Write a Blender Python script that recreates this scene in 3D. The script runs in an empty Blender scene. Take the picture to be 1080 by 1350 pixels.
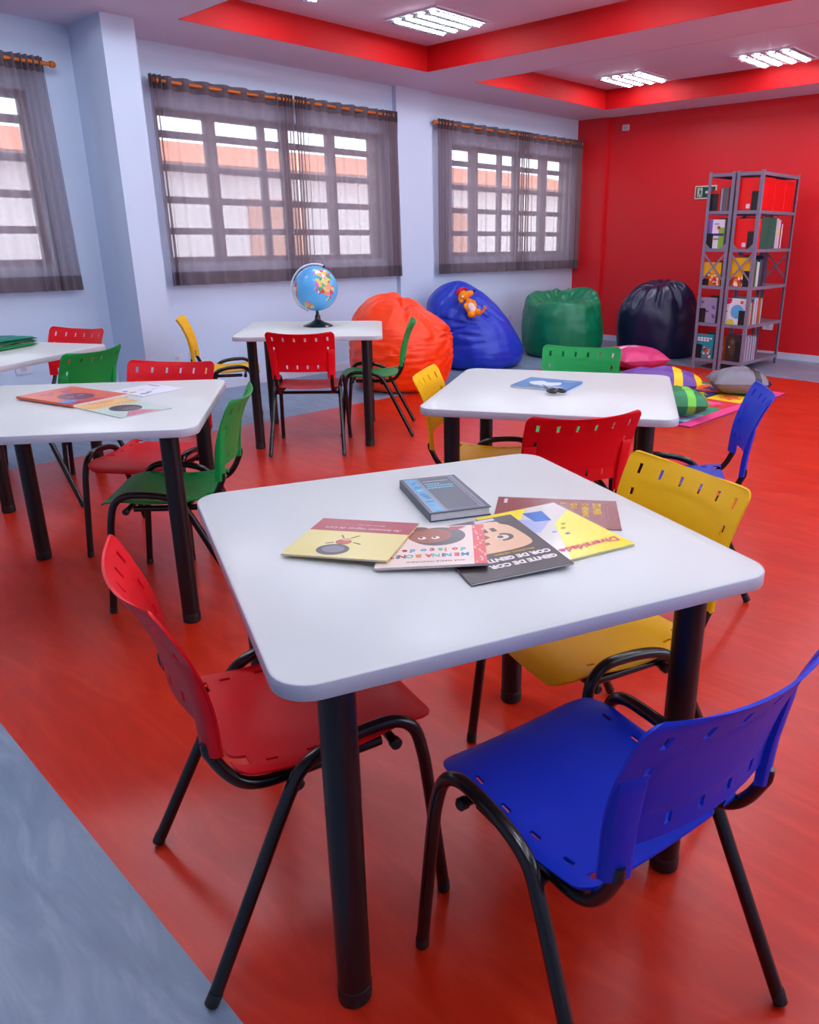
import bpy, math, random
from mathutils import Vector, Matrix, noise
PI = math.pi
R = math.radians
random.seed(7)
SC = bpy.context.scene
COL = SC.collection

# ------------------------------------------------------------------ camera, sky, exposure
cam_d = bpy.data.cameras.new('camera')
cam = bpy.data.objects.new('camera', cam_d)
COL.objects.link(cam)
SC.camera = cam
cam_d.sensor_fit = 'HORIZONTAL'
cam_d.sensor_width = 36.0
cam_d.lens = 36.0 * 1004.336 / 1080.0
cam_d.shift_x = (540 - 625.53) / 1080.0
cam_d.shift_y = (655.43 - 675) / 1080.0
cam_d.clip_start = 0.05
_p, _r, _y = 0.328925, 0.0037, -0.746406
_f0 = Vector((math.sin(_y), math.cos(_y), 0)); _r0 = Vector((math.cos(_y), -math.sin(_y), 0)); _u0 = Vector((0, 0, 1))
_f = math.cos(_p) * _f0 - math.sin(_p) * _u0
_u = math.sin(_p) * _f0 + math.cos(_p) * _u0
_rt = math.cos(_r) * _r0 + math.sin(_r) * _u
_up = -math.sin(_r) * _r0 + math.cos(_r) * _u
cam.matrix_world = Matrix(((_rt.x, _up.x, -_f.x, 0), (_rt.y, _up.y, -_f.y, 0), (_rt.z, _up.z, -_f.z, 1.36), (0, 0, 0, 1)))

R = math.radians
world = bpy.data.worlds.new('overcast_sky')
SC.world = world
world.use_nodes = True
_bg = world.node_tree.nodes['Background']
_bg.inputs['Color'].default_value = (0.80, 0.89, 1.0, 1)
_bg.inputs['Strength'].default_value = 5.2
LAMP = 60.0            # emission of the fluorescent tubes
SC.view_settings.view_transform = 'Standard'
SC.view_settings.look = 'None'
SC.view_settings.exposure = 0.0
SC.view_settings.gamma = 1.0
SC.view_settings.use_curve_mapping = False
SC.cycles.use_denoising = True
SC.cycles.max_bounces = 8
SC.cycles.diffuse_bounces = 5
SC.cycles.transparent_max_bounces = 16
SC.cycles.caustics_reflective = False
SC.cycles.caustics_refractive = False
SC.cycles.sample_clamp_indirect = 6.0

# ------------------------------------------------------------------ helpers
def s2l(c):
    return tuple(((v / 255.0) / 12.92 if v <= 10 else (((v / 255.0) + 0.055) / 1.055) ** 2.4) for v in c)

def mat(name, rgb, rough=0.5, metal=0.0, spec=0.5, emit=None, estr=0.0, var=0.0, scale=6.0, bump=0.0, bscale=60.0, coat=0.0, stretch=None):
    m = bpy.data.materials.new(name)
    m.use_nodes = True
    nt = m.node_tree
    b = nt.nodes['Principled BSDF']
    col = (*s2l(rgb), 1)
    b.inputs['Base Color'].default_value = col
    b.inputs['Roughness'].default_value = rough
    b.inputs['Metallic'].default_value = metal
    b.inputs['Specular IOR Level'].default_value = spec
    b.inputs['Coat Weight'].default_value = coat
    tc = nt.nodes.new('ShaderNodeTexCoord')
    if var > 0:
        n = nt.nodes.new('ShaderNodeTexNoise')
        n.inputs['Scale'].default_value = scale
        n.inputs['Detail'].default_value = 5
        if stretch:
            mp = nt.nodes.new('ShaderNodeMapping'); mp.inputs['Scale'].default_value = stretch
            nt.links.new(tc.outputs['Object'], mp.inputs['Vector']); nt.links.new(mp.outputs['Vector'], n.inputs['Vector'])
        else:
            nt.links.new(tc.outputs['Object'], n.inputs['Vector'])
        r = nt.nodes.new('ShaderNodeValToRGB')
        r.color_ramp.elements[0].position = 0.3; r.color_ramp.elements[1].position = 0.7
        r.color_ramp.elements[0].color = tuple(c * (1 - var) for c in col[:3]) + (1,)
        r.color_ramp.elements[1].color = tuple(min(1, c * (1 + var)) for c in col[:3]) + (1,)
        nt.links.new(n.outputs['Fac'], r.inputs['Fac'])
        nt.links.new(r.outputs['Color'], b.inputs['Base Color'])
    if bump > 0:
        n2 = nt.nodes.new('ShaderNodeTexNoise'); n2.inputs['Scale'].default_value = bscale; n2.inputs['Detail'].default_value = 4
        nt.links.new(tc.outputs['Object'], n2.inputs['Vector'])
        bp = nt.nodes.new('ShaderNodeBump'); bp.inputs['Strength'].default_value = bump; bp.inputs['Distance'].default_value = 0.01
        nt.links.new(n2.outputs['Fac'], bp.inputs['Height']); nt.links.new(bp.outputs['Normal'], b.inputs['Normal'])
    if emit:
        b.inputs['Emission Color'].default_value = (*s2l(emit), 1)
        b.inputs['Emission Strength'].default_value = estr
    return m

class MB:
    def __init__(s):
        s.v = []; s.f = []; s.mi = []
    def add(s, vs, fs, mi=0):
        o = len(s.v)
        s.v += [tuple(v) for v in vs]
        s.f += [tuple(i + o for i in f) for f in fs]
        s.mi += [mi] * len(fs)
        return s
    def box(s, a, b, mi=0, mtx=None):
        x0, y0, z0 = a; x1, y1, z1 = b
        vs = [Vector(p) for p in ((x0,y0,z0),(x1,y0,z0),(x1,y1,z0),(x0,y1,z0),(x0,y0,z1),(x1,y0,z1),(x1,y1,z1),(x0,y1,z1))]
        if mtx: vs = [mtx @ v for v in vs]
        return s.add(vs, [(0,3,2,1),(4,5,6,7),(0,1,5,4),(1,2,6,5),(2,3,7,6),(3,0,4,7)], mi)
    def rbox(s, a, b, r, mi=0, mtx=None, seg=3):
        """box with rounded vertical edges and a small chamfer on top and bottom"""
        x0, y0, z0 = a; x1, y1, z1 = b
        def ring(ins, z):
            pts = []
            rr = max(r - ins, 1e-4)
            for cx, cy, a0 in ((x1 - r, y1 - r, 0), (x0 + r, y1 - r, 90), (x0 + r, y0 + r, 180), (x1 - r, y0 + r, 270)):
                for k in range(seg + 1):
                    t = R(a0 + 90 * k / seg)
                    pts.append(Vector((cx + rr * math.cos(t), cy + rr * math.sin(t), z)))
            return pts
        ch = min(r * 0.35, (z1 - z0) * 0.25)
        rings = [ring(ch, z0), ring(0, z0 + ch), ring(0, z1 - ch), ring(ch, z1)]
        n = len(rings[0]); vs = [v for q in rings for v in q]
        if mtx: vs = [mtx @ v for v in vs]
        fs = [tuple(range(n - 1, -1, -1)), tuple(range(3 * n, 4 * n))]
        for k in range(3):
            for i in range(n):
                j = (i + 1) % n
                fs.append((k*n+i, k*n+j, (k+1)*n+j, (k+1)*n+i))
        return s.add(vs, fs, mi)
    def tube(s, pts, r, seg=10, mi=0, caps=True, closed=False):
        pts = [Vector(p) for p in pts]; n = len(pts)
        rs = r if isinstance(r, (list, tuple)) else [r] * n
        up = None; vs = []; fs = []
        for i in range(n):
            if closed: t = pts[(i+1) % n] - pts[i-1]
            else: t = (pts[min(i+1, n-1)] - pts[max(i-1, 0)])
            t.normalize()
            if up is None:
                up = Vector((0, 0, 1)) if abs(t.z) < 0.9 else Vector((1, 0, 0))
            a = up - t * up.dot(t); a.normalize(); b = t.cross(a); up = a
            for k in range(seg):
                q = 2 * PI * k / seg
                vs.append(pts[i] + rs[i] * (math.cos(q) * a + math.sin(q) * b))
        for i in range(n if closed else n - 1):
            i2 = (i + 1) % n
            for k in range(seg):
                l = (k + 1) % seg
                fs.append((i*seg+k, i*seg+l, i2*seg+l, i2*seg+k))
        if caps and not closed:
            fs.append(tuple(range(seg - 1, -1, -1))); fs.append(tuple((n-1)*seg + k for k in range(seg)))
        return s.add(vs, fs, mi)
    def lathe(s, prof, seg=24, mi=0, mtx=None):
        vs = []; fs = []
        for r, z in prof:
            for k in range(seg):
                q = 2 * PI * k / seg
                vs.append(Vector((r * math.cos(q), r * math.sin(q), z)))
        if mtx: vs = [mtx @ v for v in vs]
        for i in range(len(prof) - 1):
            for k in range(seg):
                l = (k + 1) % seg
                fs.append((i*seg+k, i*seg+l, (i+1)*seg+l, (i+1)*seg+k))
        fs.append(tuple(range(seg - 1, -1, -1))); fs.append(tuple((len(prof)-1)*seg + k for k in range(seg)))
        return s.add(vs, fs, mi)
    def poly(s, pts, z0, z1, mi=0, mtx=None):
        n = len(pts)
        vs = [Vector((p[0], p[1], z0)) for p in pts] + [Vector((p[0], p[1], z1)) for p in pts]
        if mtx: vs = [mtx @ v for v in vs]
        fs = [tuple(range(n - 1, -1, -1)), tuple(range(n, 2 * n))] + [(i, (i+1) % n, n + (i+1) % n, n + i) for i in range(n)]
        return s.add(vs, fs, mi)
    def ellipsoid(s, c, r, mi=0, seg=20, rings=12, mtx=None):
        prof = []
        vs = []; fs = []
        for i in range(rings + 1):
            t = PI * i / rings
            for k in range(seg):
                q = 2 * PI * k / seg
                v = Vector((r[0]*math.sin(t)*math.cos(q), r[1]*math.sin(t)*math.sin(q), -r[2]*math.cos(t)))
                if mtx: v = mtx @ v
                vs.append(v + Vector(c))
        for i in range(rings):
            for k in range(seg):
                l = (k + 1) % seg
                fs.append((i*seg+k, i*seg+l, (i+1)*seg+l, (i+1)*seg+k))
        return s.add(vs, fs, mi)
    def mesh(s, name, mats, smooth=True, angle=40):
        me = bpy.data.meshes.new(name)
        me.from_pydata(s.v, [], s.f)
        for m in (mats if isinstance(mats, (list, tuple)) else [mats]):
            me.materials.append(m)
        me.polygons.foreach_set('material_index', s.mi)
        me.validate()
        if smooth:
            me.shade_smooth()
            me.set_sharp_from_angle(angle=R(angle))
        me.update()
        return me
    def build(s, name, mats, parent=None, smooth=True, angle=40, loc=None, rotz=None):
        o = bpy.data.objects.new(name, s.mesh(name, mats, smooth, angle))
        COL.objects.link(o)
        if parent: o.parent = parent
        if loc: o.location = loc
        if rotz: o.rotation_euler = (0, 0, rotz)
        return o

def tag(o, label, cat, group=None):
    o['label'] = label; o['category'] = cat
    if group: o['group'] = group
    return o
def thing(name, label, cat, loc=(0,0,0), rotz=0, group=None, rot=None):
    o = bpy.data.objects.new(name, None); COL.objects.link(o)
    o.empty_display_size = 0.1
    o.location = loc; o.rotation_euler = rot if rot else (0, 0, rotz)
    return tag(o, label, cat, group)
def struct(o):
    o['kind'] = 'structure'; return o
def dup(root, label=None, loc=None, rotz=None, group=None):
    def cp(o, par):
        c = o.copy(); COL.objects.link(c)
        if par: c.parent = par
        for ch in list(o.children): cp(ch, c)
        return c
    r = cp(root, None)
    if label: r['label'] = label
    if group: r['group'] = group
    if loc is not None: r.location = loc
    if rotz is not None: r.rotation_euler = (0, 0, rotz)
    return r
def share(me, name, parent=None, loc=None, rot=None, scale=None):
    o = bpy.data.objects.new(name, me); COL.objects.link(o)
    if parent: o.parent = parent
    if loc: o.location = loc
    if rot: o.rotation_euler = rot
    if scale: o.scale = scale
    return o
def catmull(pts, n=6, closed=False):
    pts = [Vector(p) for p in pts]; out = []
    m = len(pts)
    for i in range(m if closed else m - 1):
        p1 = pts[i]; p2 = pts[(i+1) % m]
        p0 = pts[i-1] if (i > 0 or closed) else p1 * 2 - p2
        p3 = pts[(i+2) % m] if (i + 2 < m or closed) else p2 * 2 - p1
        for k in range(n):
            t = k / n
            out.append(0.5 * ((2*p1) + (p2-p0)*t + (2*p0-5*p1+4*p2-p3)*t*t + (3*p1-p0-3*p2+p3)*t*t*t))
    if not closed: out.append(pts[-1])
    return out
def interp(tab, x):
    for (x0, y0), (x1, y1) in zip(tab, tab[1:]):
        if x <= x1:
            t = max(0, min(1, (x - x0) / (x1 - x0)))
            return y0 + (y1 - y0) * t
    return tab[-1][1]
def sm(a, b, x):
    t = max(0, min(1, (x - a) / (b - a))); return t * t * (3 - 2 * t)
def spline(tab, x):
    """smooth interpolation of (x, y) pairs"""
    n = len(tab)
    if x <= tab[0][0]: return tab[0][1]
    for i in range(n - 1):
        if x <= tab[i+1][0]:
            x0, y0 = tab[i]; x1, y1 = tab[i+1]
            m0 = (tab[i+1][1]-tab[i-1][1])/(tab[i+1][0]-tab[i-1][0]) if i > 0 else (y1-y0)/(x1-x0)
            m1 = (tab[i+2][1]-tab[i][1])/(tab[i+2][0]-tab[i][0]) if i+2 < n else (y1-y0)/(x1-x0)
            h = x1-x0; t = (x-x0)/h
            return (2*t**3-3*t*t+1)*y0+(t**3-2*t*t+t)*h*m0+(-2*t**3+3*t*t)*y1+(t**3-t*t)*h*m1
    return tab[-1][1]
def shell(us, vs, f, thick, skip=lambda i, j: False):
    """thin moulded sheet over a grid, with holes where skip() is true"""
    nu, nv = len(us), len(vs); e = 1e-3
    mb = MB(); A = []; B = []
    for j in range(nv):
        for i in range(nu):
            p = Vector(f(us[i], vs[j]))
            du = Vector(f(us[i] + e, vs[j])) - Vector(f(us[i] - e, vs[j])); dv = Vector(f(us[i], vs[j] + e)) - Vector(f(us[i], vs[j] - e))
            n = du.cross(dv); n.normalize()
            A.append(p + n * thick / 2); B.append(p - n * thick / 2)
    N = nu * nv; faces = []; edges = {}
    for j in range(nv - 1):
        for i in range(nu - 1):
            if skip(i, j): continue
            q = (j*nu+i, j*nu+i+1, (j+1)*nu+i+1, (j+1)*nu+i)
            faces.append(q); faces.append(tuple(k + N for k in reversed(q)))
            for a, b in zip(q, q[1:] + q[:1]):
                if (b, a) in edges: edges.pop((b, a))
                else: edges[(a, b)] = 1
    for a, b in edges: faces.append((b, a, a + N, b + N))
    mb.add(A + B, faces)
    return mb

# ------------------------------------------------------------------ materials
M_wall = mat('wall_paint', (192, 208, 230), 0.6, var=0.015, scale=1.2, bump=0.03, bscale=90)
M_ceil = mat('ceiling_plaster', (214, 204, 220), 0.7, var=0.01, scale=1)
M_redwall = mat('red_wall_paint', (216, 24, 32), 0.45, var=0.03, scale=1.5, bump=0.03, bscale=90)
M_redtrim = mat('red_trim_paint', (182, 2, 7), 0.6, spec=.25)
M_base = mat('white_skirting', (205, 205, 222), 0.45)
M_frame = mat('window_frame_metal', (118, 112, 124), 0.5)
M_top = mat('white_laminate', (208, 215, 213), 0.34, var=0.008, scale=3)
M_edge = mat('white_edge_band', (186, 188, 200), 0.4)
M_black = mat('black_painted_steel', (13, 13, 15), 0.24, spec=0.5)
M_leg = mat('black_satin_steel', (14, 14, 17), 0.36, spec=0.45)
M_cap = mat('black_plastic', (16, 16, 18), 0.5)
PL = {'red': (214, 6, 24), 'blue': (0, 46, 188), 'yellow': (240, 186, 0), 'green': (0, 146, 66)}
M_pl = {k: mat(k + '_moulded_plastic', c, 0.45, spec=.28, var=0.03, scale=3, bump=0.05, bscale=260) for k, c in PL.items()}
M_grey = mat('grey_enamel_steel', (128, 124, 146), 0.42, metal=0.15)
M_wood = mat('amber_wood', (186, 96, 22), 0.4, var=0.2, scale=8)
M_paper = mat('paper_edge', (214, 212, 214), 0.7, var=0.06, scale=60)

def vinyl(name, c0, c1, c2, rough, dirv):
    m = bpy.data.materials.new(name); m.use_nodes = True; nt = m.node_tree; b = nt.nodes['Principled BSDF']
    tc = nt.nodes.new('ShaderNodeTexCoord')
    mp = nt.nodes.new('ShaderNodeMapping'); mp.inputs['Rotation'].default_value = (0, 0, R(dirv)); mp.inputs['Scale'].default_value = (1.0, 4.5, 1)
    nt.links.new(tc.outputs['Object'], mp.inputs['Vector'])
    n = nt.nodes.new('ShaderNodeTexNoise'); n.inputs['Scale'].default_value = 2.6; n.inputs['Detail'].default_value = 8; n.inputs['Roughness'].default_value = 0.62; n.inputs['Distortion'].default_value = 1.4
    nt.links.new(mp.outputs['Vector'], n.inputs['Vector'])
    r = nt.nodes.new('ShaderNodeValToRGB'); e = r.color_ramp.elements
    e[0].position = 0.25; e[0].color = (*s2l(c0), 1); e[1].position = 0.5; e[1].color = (*s2l(c1), 1)
    e2 = e.new(0.78); e2.color = (*s2l(c2), 1)
    nt.links.new(n.outputs['Fac'], r.inputs['Fac']); nt.links.new(r.outputs['Color'], b.inputs['Base Color'])
    b.inputs['Roughness'].default_value = rough
    b.inputs['Specular IOR Level'].default_value = .45
    n3 = nt.nodes.new('ShaderNodeTexNoise'); n3.inputs['Scale'].default_value = 3; n3.inputs['Detail'].default_value = 6
    nt.links.new(tc.outputs['Object'], n3.inputs['Vector'])
    mr = nt.nodes.new('ShaderNodeMapRange'); mr.inputs['To Min'].default_value = rough - 0.06; mr.inputs['To Max'].default_value = rough + 0.08
    nt.links.new(n3.outputs['Fac'], mr.inputs['Value']); nt.links.new(mr.outputs['Result'], b.inputs['Roughness'])
    return m
M_fred = vinyl('red_vinyl', (174, 30, 6), (190, 36, 8), (208, 58, 30), 0.31, 20)
M_fgrey = vinyl('grey_vinyl', (108, 126, 148), (120, 140, 162), (146, 162, 182), 0.38, 75)

def fabric(name, rgb, dens, tr=0.35):
    """woven gauze: threads scatter and pass light, gaps let it straight through"""
    m = bpy.data.materials.new(name); m.use_nodes = True; nt = m.node_tree
    nt.nodes.remove(nt.nodes['Principled BSDF']); out = nt.nodes['Material Output']
    d = nt.nodes.new('ShaderNodeBsdfDiffuse'); d.inputs['Color'].default_value = (*s2l(rgb), 1)
    t = nt.nodes.new('ShaderNodeBsdfTranslucent'); t.inputs['Color'].default_value = (*s2l(rgb), 1)
    x = nt.nodes.new('ShaderNodeBsdfTransparent')
    m1 = nt.nodes.new('ShaderNodeMixShader'); m1.inputs['Fac'].default_value = tr
    nt.links.new(d.outputs[0], m1.inputs[1]); nt.links.new(t.outputs[0], m1.inputs[2])
    lw = nt.nodes.new('ShaderNodeLayerWeight'); lw.inputs['Blend'].default_value = 0.5
    tc = nt.nodes.new('ShaderNodeTexCoord'); nz = nt.nodes.new('ShaderNodeTexNoise'); nz.inputs['Scale'].default_value = 30; nt.links.new(tc.outputs['Object'], nz.inputs['Vector'])
    a = nt.nodes.new('ShaderNodeMath'); a.operation = 'MULTIPLY_ADD'; a.use_clamp = True
    a.inputs[1].default_value = 1 - dens; a.inputs[2].default_value = dens
    pw = nt.nodes.new('ShaderNodeMath'); pw.operation = 'POWER'; pw.inputs[1].default_value = 5.0
    nt.links.new(lw.outputs['Facing'], pw.inputs[0]); nt.links.new(pw.outputs[0], a.inputs[0])
    b = nt.nodes.new('ShaderNodeMath'); b.operation = 'MULTIPLY_ADD'; b.use_clamp = True; b.inputs[1].default_value = 0.06
    nt.links.new(nz.outputs['Fac'], b.inputs[0]); nt.links.new(a.outputs[0], b.inputs[2])
    m2 = nt.nodes.new('ShaderNodeMixShader')
    nt.links.new(b.outputs[0], m2.inputs['Fac']); nt.links.new(x.outputs[0], m2.inputs[1]); nt.links.new(m1.outputs[0], m2.inputs[2])
    nt.links.new(m2.outputs[0], out.inputs['Surface'])
    return m
M_sheer = fabric('taupe_gauze', (166, 148, 156), 0.60, 0.62)
M_header = fabric('taupe_header_cloth', (104, 91, 97), 0.90, 0.25)
M_hem = fabric('taupe_hem_cloth', (112, 99, 106), 0.90, 0.25)

def glass():
    m = bpy.data.materials.new('window_glass'); m.use_nodes = True; nt = m.node_tree
    nt.nodes.remove(nt.nodes['Principled BSDF']); out = nt.nodes['Material Output']
    x = nt.nodes.new('ShaderNodeBsdfTransparent'); x.inputs['Color'].default_value = (0.93, 0.95, 0.95, 1)
    g = nt.nodes.new('ShaderNodeBsdfGlossy'); g.inputs['Roughness'].default_value = 0.05
    lw = nt.nodes.new('ShaderNodeLayerWeight'); lw.inputs['Blend'].default_value = .5
    pw = nt.nodes.new('ShaderNodeMath'); pw.operation = 'POWER'; pw.inputs[1].default_value = 5; nt.links.new(lw.outputs['Facing'], pw.inputs[0])
    fr = nt.nodes.new('ShaderNodeMath'); fr.operation = 'MULTIPLY_ADD'; fr.inputs[1].default_value = .6; fr.inputs[2].default_value = .03; nt.links.new(pw.outputs[0], fr.inputs[0])
    mx = nt.nodes.new('ShaderNodeMixShader')
    nt.links.new(fr.outputs[0], mx.inputs['Fac']); nt.links.new(x.outputs[0], mx.inputs[1]); nt.links.new(g.outputs[0], mx.inputs[2]); nt.links.new(mx.outputs[0], out.inputs['Surface'])
    return m
M_glass = glass()
_cc = {}
def flat(rgb, rough=0.45):
    k = (tuple(rgb), rough)
    if k not in _cc: _cc[k] = mat('print_%02x%02x%02x' % tuple(rgb), rgb, rough)
    return _cc[k]

# ------------------------------------------------------------------ room
XL, YB, XR, YF, ZS, ZC = -6.6, 9.2, 2.2, -2.2, 2.83, 3.045
b = MB(); b.box((XL - .2, YF, -.1), (XR, YB + .1, -0.0025)); struct(b.build('floor', M_fgrey, smooth=False))
b = MB(); b.box((-5.13, 0.454, -0.002), (1.2, 7.88, 0.0)); fr = b.build('floor', M_fred, smooth=False); struct(fr)
b = MB(); b.box((XL, YF, -0.0025), (-5.13, YB, 0)); b.box((-5.13, YF, -0.0025), (XR, .454, 0)); b.box((-5.13, 7.88, -0.0025), (XR, YB, 0)); b.box((1.2, .454, -0.0025), (XR, 7.88, 0))
struct(b.build('floor', M_fgrey, smooth=False))

WIN = [(-0.2, 2.33), (3.28, 5.73), (6.74, 9.08)]
WZ0, WZ1 = 1.135, 2.36
b = MB()
T = 0.16
b.box((XL - T, YF, 0), (XL, YB, WZ0)); b.box((XL - T, YF, WZ1), (XL, YB, ZC + .1))
ys = [YF] + [v for w in WIN for v in w] + [YB]
for k in range(0, len(ys), 2): b.box((XL - T, ys[k], WZ0), (XL, ys[k+1], WZ1))
struct(b.build('wall_left', M_wall, smooth=False))
b = MB(); b.box((XL - T, YB, 0), (XR + .1, YB + .12, ZC + .1)); struct(b.build('wall_back', M_redwall, smooth=False))
b = MB(); b.box((XR + .12, YF - 1, 3.15), (XR + 2.3, YB + 1, 3.25)); b.box((XL - .7, YF - 1, 3.15), (XR + .12, YB + 1, 3.25)); struct(b.build('trim_8', M_ceil, smooth=False))  # unseen roof slab, its eave added to block light over the right windows
RWIN = [(2.6, 5.4), (5.9, 8.7)]
b = MB(); b.box((XR, YF, 0), (XR + .12, YB, .95)); b.box((XR, YF, 2.45), (XR + .12, YB, ZC + .1))
ys = [YF] + [v for w in RWIN for v in w] + [YB]
for k in range(0, len(ys), 2): b.box((XR, ys[k], .95), (XR + .12, ys[k+1], 2.45))
struct(b.build('wall_right', M_wall, smooth=False))
b = MB(); b.box((XL - T, YF - .12, 0), (XR + .12, YF, ZC + .1)); struct(b.build('wall_front', M_wall, smooth=False))
# pillars
b = MB(); b.box((XL, 2.68, 0), (-6.03, 2.92, ZS)); struct(b.build('trim_1', M_wall, smooth=False))
b = MB(); b.box((XL, 5.86, 0), (-6.54, 6.37, ZS)); struct(b.build('trim_2', M_wall, smooth=False))
b = MB(); b.box((XL, YB - .05, 0), (-6.14, YB, ZS)); struct(b.build('trim_3', M_redwall, smooth=False))
# skirting
b = MB()
for y0, y1 in ((YF, 2.68), (2.92, 5.86), (6.37, YB - .05)): b.box((XL, y0, 0), (XL + .014, y1, .075))
b.box((XL, 2.666, 0), (-6.016, 2.68, .075)); b.box((-6.03, 2.68, 0), (-6.016, 2.934, .075)); b.box((XL, 2.92, 0), (-6.03, 2.934, .075)); b.box((-6.54, 5.86, 0), (-6.526, 6.37, .075))
struct(b.build('baseboard_left', M_base, smooth=False))
b = MB(); b.box((-6.14, YB - .014, 0), (XR, YB, .075)); b.box((XL, YB - .064, 0), (-6.14, YB - .05, .075)); struct(b.build('baseboard_back', M_base, smooth=False))
# ceiling: soffit with three sunk bays and red bands round them
CX0, CX1 = -5.83, 1.55
CY = [(-1.0, 2.45), (3.15, 5.63), (6.28, 8.62)]
b = MB()
b.box((XL, YF, ZS), (CX0, YB, ZC + .02)); b.box((CX1, YF, ZS), (XR, YB, ZC + .02))
yy = [YF] + [v for c in CY for v in c] + [YB]
for k in range(0, len(yy), 2): b.box((CX0, yy[k], ZS), (CX1, yy[k+1], ZC + .02))
for y0, y1 in CY: b.box((CX0, y0, ZC), (CX1, y1, ZC + .05))
struct(b.build('ceiling', M_ceil, smooth=False))
for n, (y0, y1) in enumerate(CY):
    t = 0.006; b = MB()
    b.box((CX0, y0, ZS), (CX0 + t, y1, ZC)); b.box((CX1 - t, y0, ZS), (CX1, y1, ZC))
    b.box((CX0 + t, y0, ZS), (CX1 - t, y0 + t, ZC)); b.box((CX0 + t, y1 - t, ZS), (CX1 - t, y1, ZC))
    struct(b.build('trim_%d' % (n + 4), M_redtrim, smooth=False))

# windows: frame, bars, a pane in every cell
def window(n, y0, y1, posts):
    xf = XL - 0.10
    root = MB()
    w = .05
    root.box((xf - .03, y0, WZ0), (xf + .03, y1, WZ0 + w)); root.box((xf - .03, y0, WZ1 - w), (xf + .03, y1, WZ1))
    root.box((xf - .03, y0, WZ0 + w), (xf + .03, y0 + w, WZ1 - w)); root.box((xf - .03, y1 - w, WZ0 + w), (xf + .03, y1, WZ1 - w))
    fr = struct(root.build('window_%d' % n, M_frame, smooth=False))
    zs = [WZ0 + w, 1.40, 1.655, 1.91, 2.17, WZ1 - w]
    cols = [y0 + w]
    for p0, p1 in posts:
        m = MB(); m.box((xf - .025, p0, WZ0 + w), (xf + .025, p1, WZ1 - w)); m.build('mullion', M_frame, fr, smooth=False)
        cols += [p0, p1]
    cols.append(y1 - w)
    pane_cache = {}
    for k in range(0, len(cols), 2):
        a, c = cols[k], cols[k+1]
        for i in range(1, 5):
            m = MB(); m.box((xf - .02, a, zs[i] - .028), (xf + .02, c, zs[i] + .028)); m.build('glazing_bar', M_frame, fr, smooth=False)
        for i in range(5):
            h0 = zs[i] + (.028 if i > 0 else 0); h1 = zs[i+1] - (.028 if i < 4 else 0)
            m = MB(); m.box((xf - .003, a, h0), (xf + .003, c, h1)); m.build('pane', M_glass, fr, smooth=False)
window(1, *WIN[0], [(0.42, .5), (1.02, 1.12), (1.62, 1.70)])
window(2, *WIN[1], [(3.75, 3.85), (4.29, 4.35), (4.52, 4.60), (5.05, 5.15), (5.59, 5.64)])
window(3, *WIN[2], [(7.13, 7.26), (7.64, 7.70), (7.93, 8.04), (8.46, 8.60), (8.92, 8.96)])

# what stands outside the windows: a pale neighbouring house
M_out = mat('outside_plaster', (222, 206, 204), 0.8, var=0.05, scale=1)
M_roof = mat('orange_roof_tile', (206, 120, 84), 0.7, var=0.2, scale=9)
M_ground = mat('outside_paving', (190, 188, 190), 0.9, var=0.1, scale=2)
nb = thing('house', 'pale house with an orange tiled roof outside the curtained windows', 'house', (-13.0, 6, 0))
b = MB(); b.box((-3, -12, 0), (0, 14, 2.55)); b.build('wall', M_out, nb, smooth=False)
b = MB(); b.add([(-3.2,-12.2,2.6),(0.35,-12.2,2.5),(0.35,14.2,2.5),(-3.2,14.2,2.6),(-3.2,-12.2,3.2),(-3.2,14.2,3.2)], [(0,3,2,1),(1,2,5,4),(0,4,5,3),(0,1,4),(3,5,2)]); b.build('roof', M_roof, nb, smooth=False)
for k, (yy0, yy1, za, zb) in enumerate(((-9, -8, .9, 2), (-3.5, -2.4, .2, 2.1), (2, 3.2, .9, 2), (7, 8, .9, 2))):
    b = MB(); b.box((0.0, yy0, za), (.04, yy1, zb)); b.build('shutter', flat((205, 150, 130), .7), nb, smooth=False)
b = MB(); b.box((-16.5, -12, -.12), (XL - T - .001, 24, -.1)); struct(b.build('trim_7', M_ground, smooth=False))

# ------------------------------------------------------------------ ceiling lights
M_tube = mat('fluorescent_tube', (255, 255, 255), 0.4, emit=(236, 242, 255), estr=LAMP)
M_refl = mat('aluminium_reflector', (225, 228, 235), 0.18, metal=0.9)
M_house = mat('lamp_housing', (214, 214, 224), 0.4)
def make_light():
    t = thing('ceiling_light', 'x', 'light')
    h = .31
    m = MB()
    m.box((-h, -h, -.012), (-h + .02, h, .0)); m.box((h - .02, -h, -.012), (h, h, 0)); m.box((-h + .02, -h, -.012), (h - .02, -h + .02, 0)); m.box((-h + .02, h - .02, -.012), (h - .02, h, 0))
    m.box((-h + .02, -h + .02, -.003), (h - .02, h - .02, 0))
    m.build('housing', M_house, t, smooth=False)
    tb = MB(); tb.tube([(0, -.275, 0), (0, .275, 0)], .011, 8); tme = tb.mesh('tube', M_tube)
    rb = MB()
    for sx in (-1, 1):
        rb.add([(sx*.058, -.285, -.03), (sx*.058, .285, -.03), (sx*.02, .285, -.006), (sx*.02, -.285, -.006)], [(0,1,2,3)])
    rme = rb.mesh('reflector', M_refl)
    lb = MB(); lb.box((-.056, -.001, -.034), (.056, .001, -.012)); lme = lb.mesh('louver_blade', M_refl, smooth=False)
    for k in range(4):
        x = -.21 + .14 * k
        share(tme, 'tube', t, (x, 0, -.024)); r = share(rme, 'reflector', t, (x, 0, 0))
        for j in range(9): share(lme, 'louver_blade', r, (0, -.25 + .0625 * j, 0))
    return t
L0 = make_light()
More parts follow.
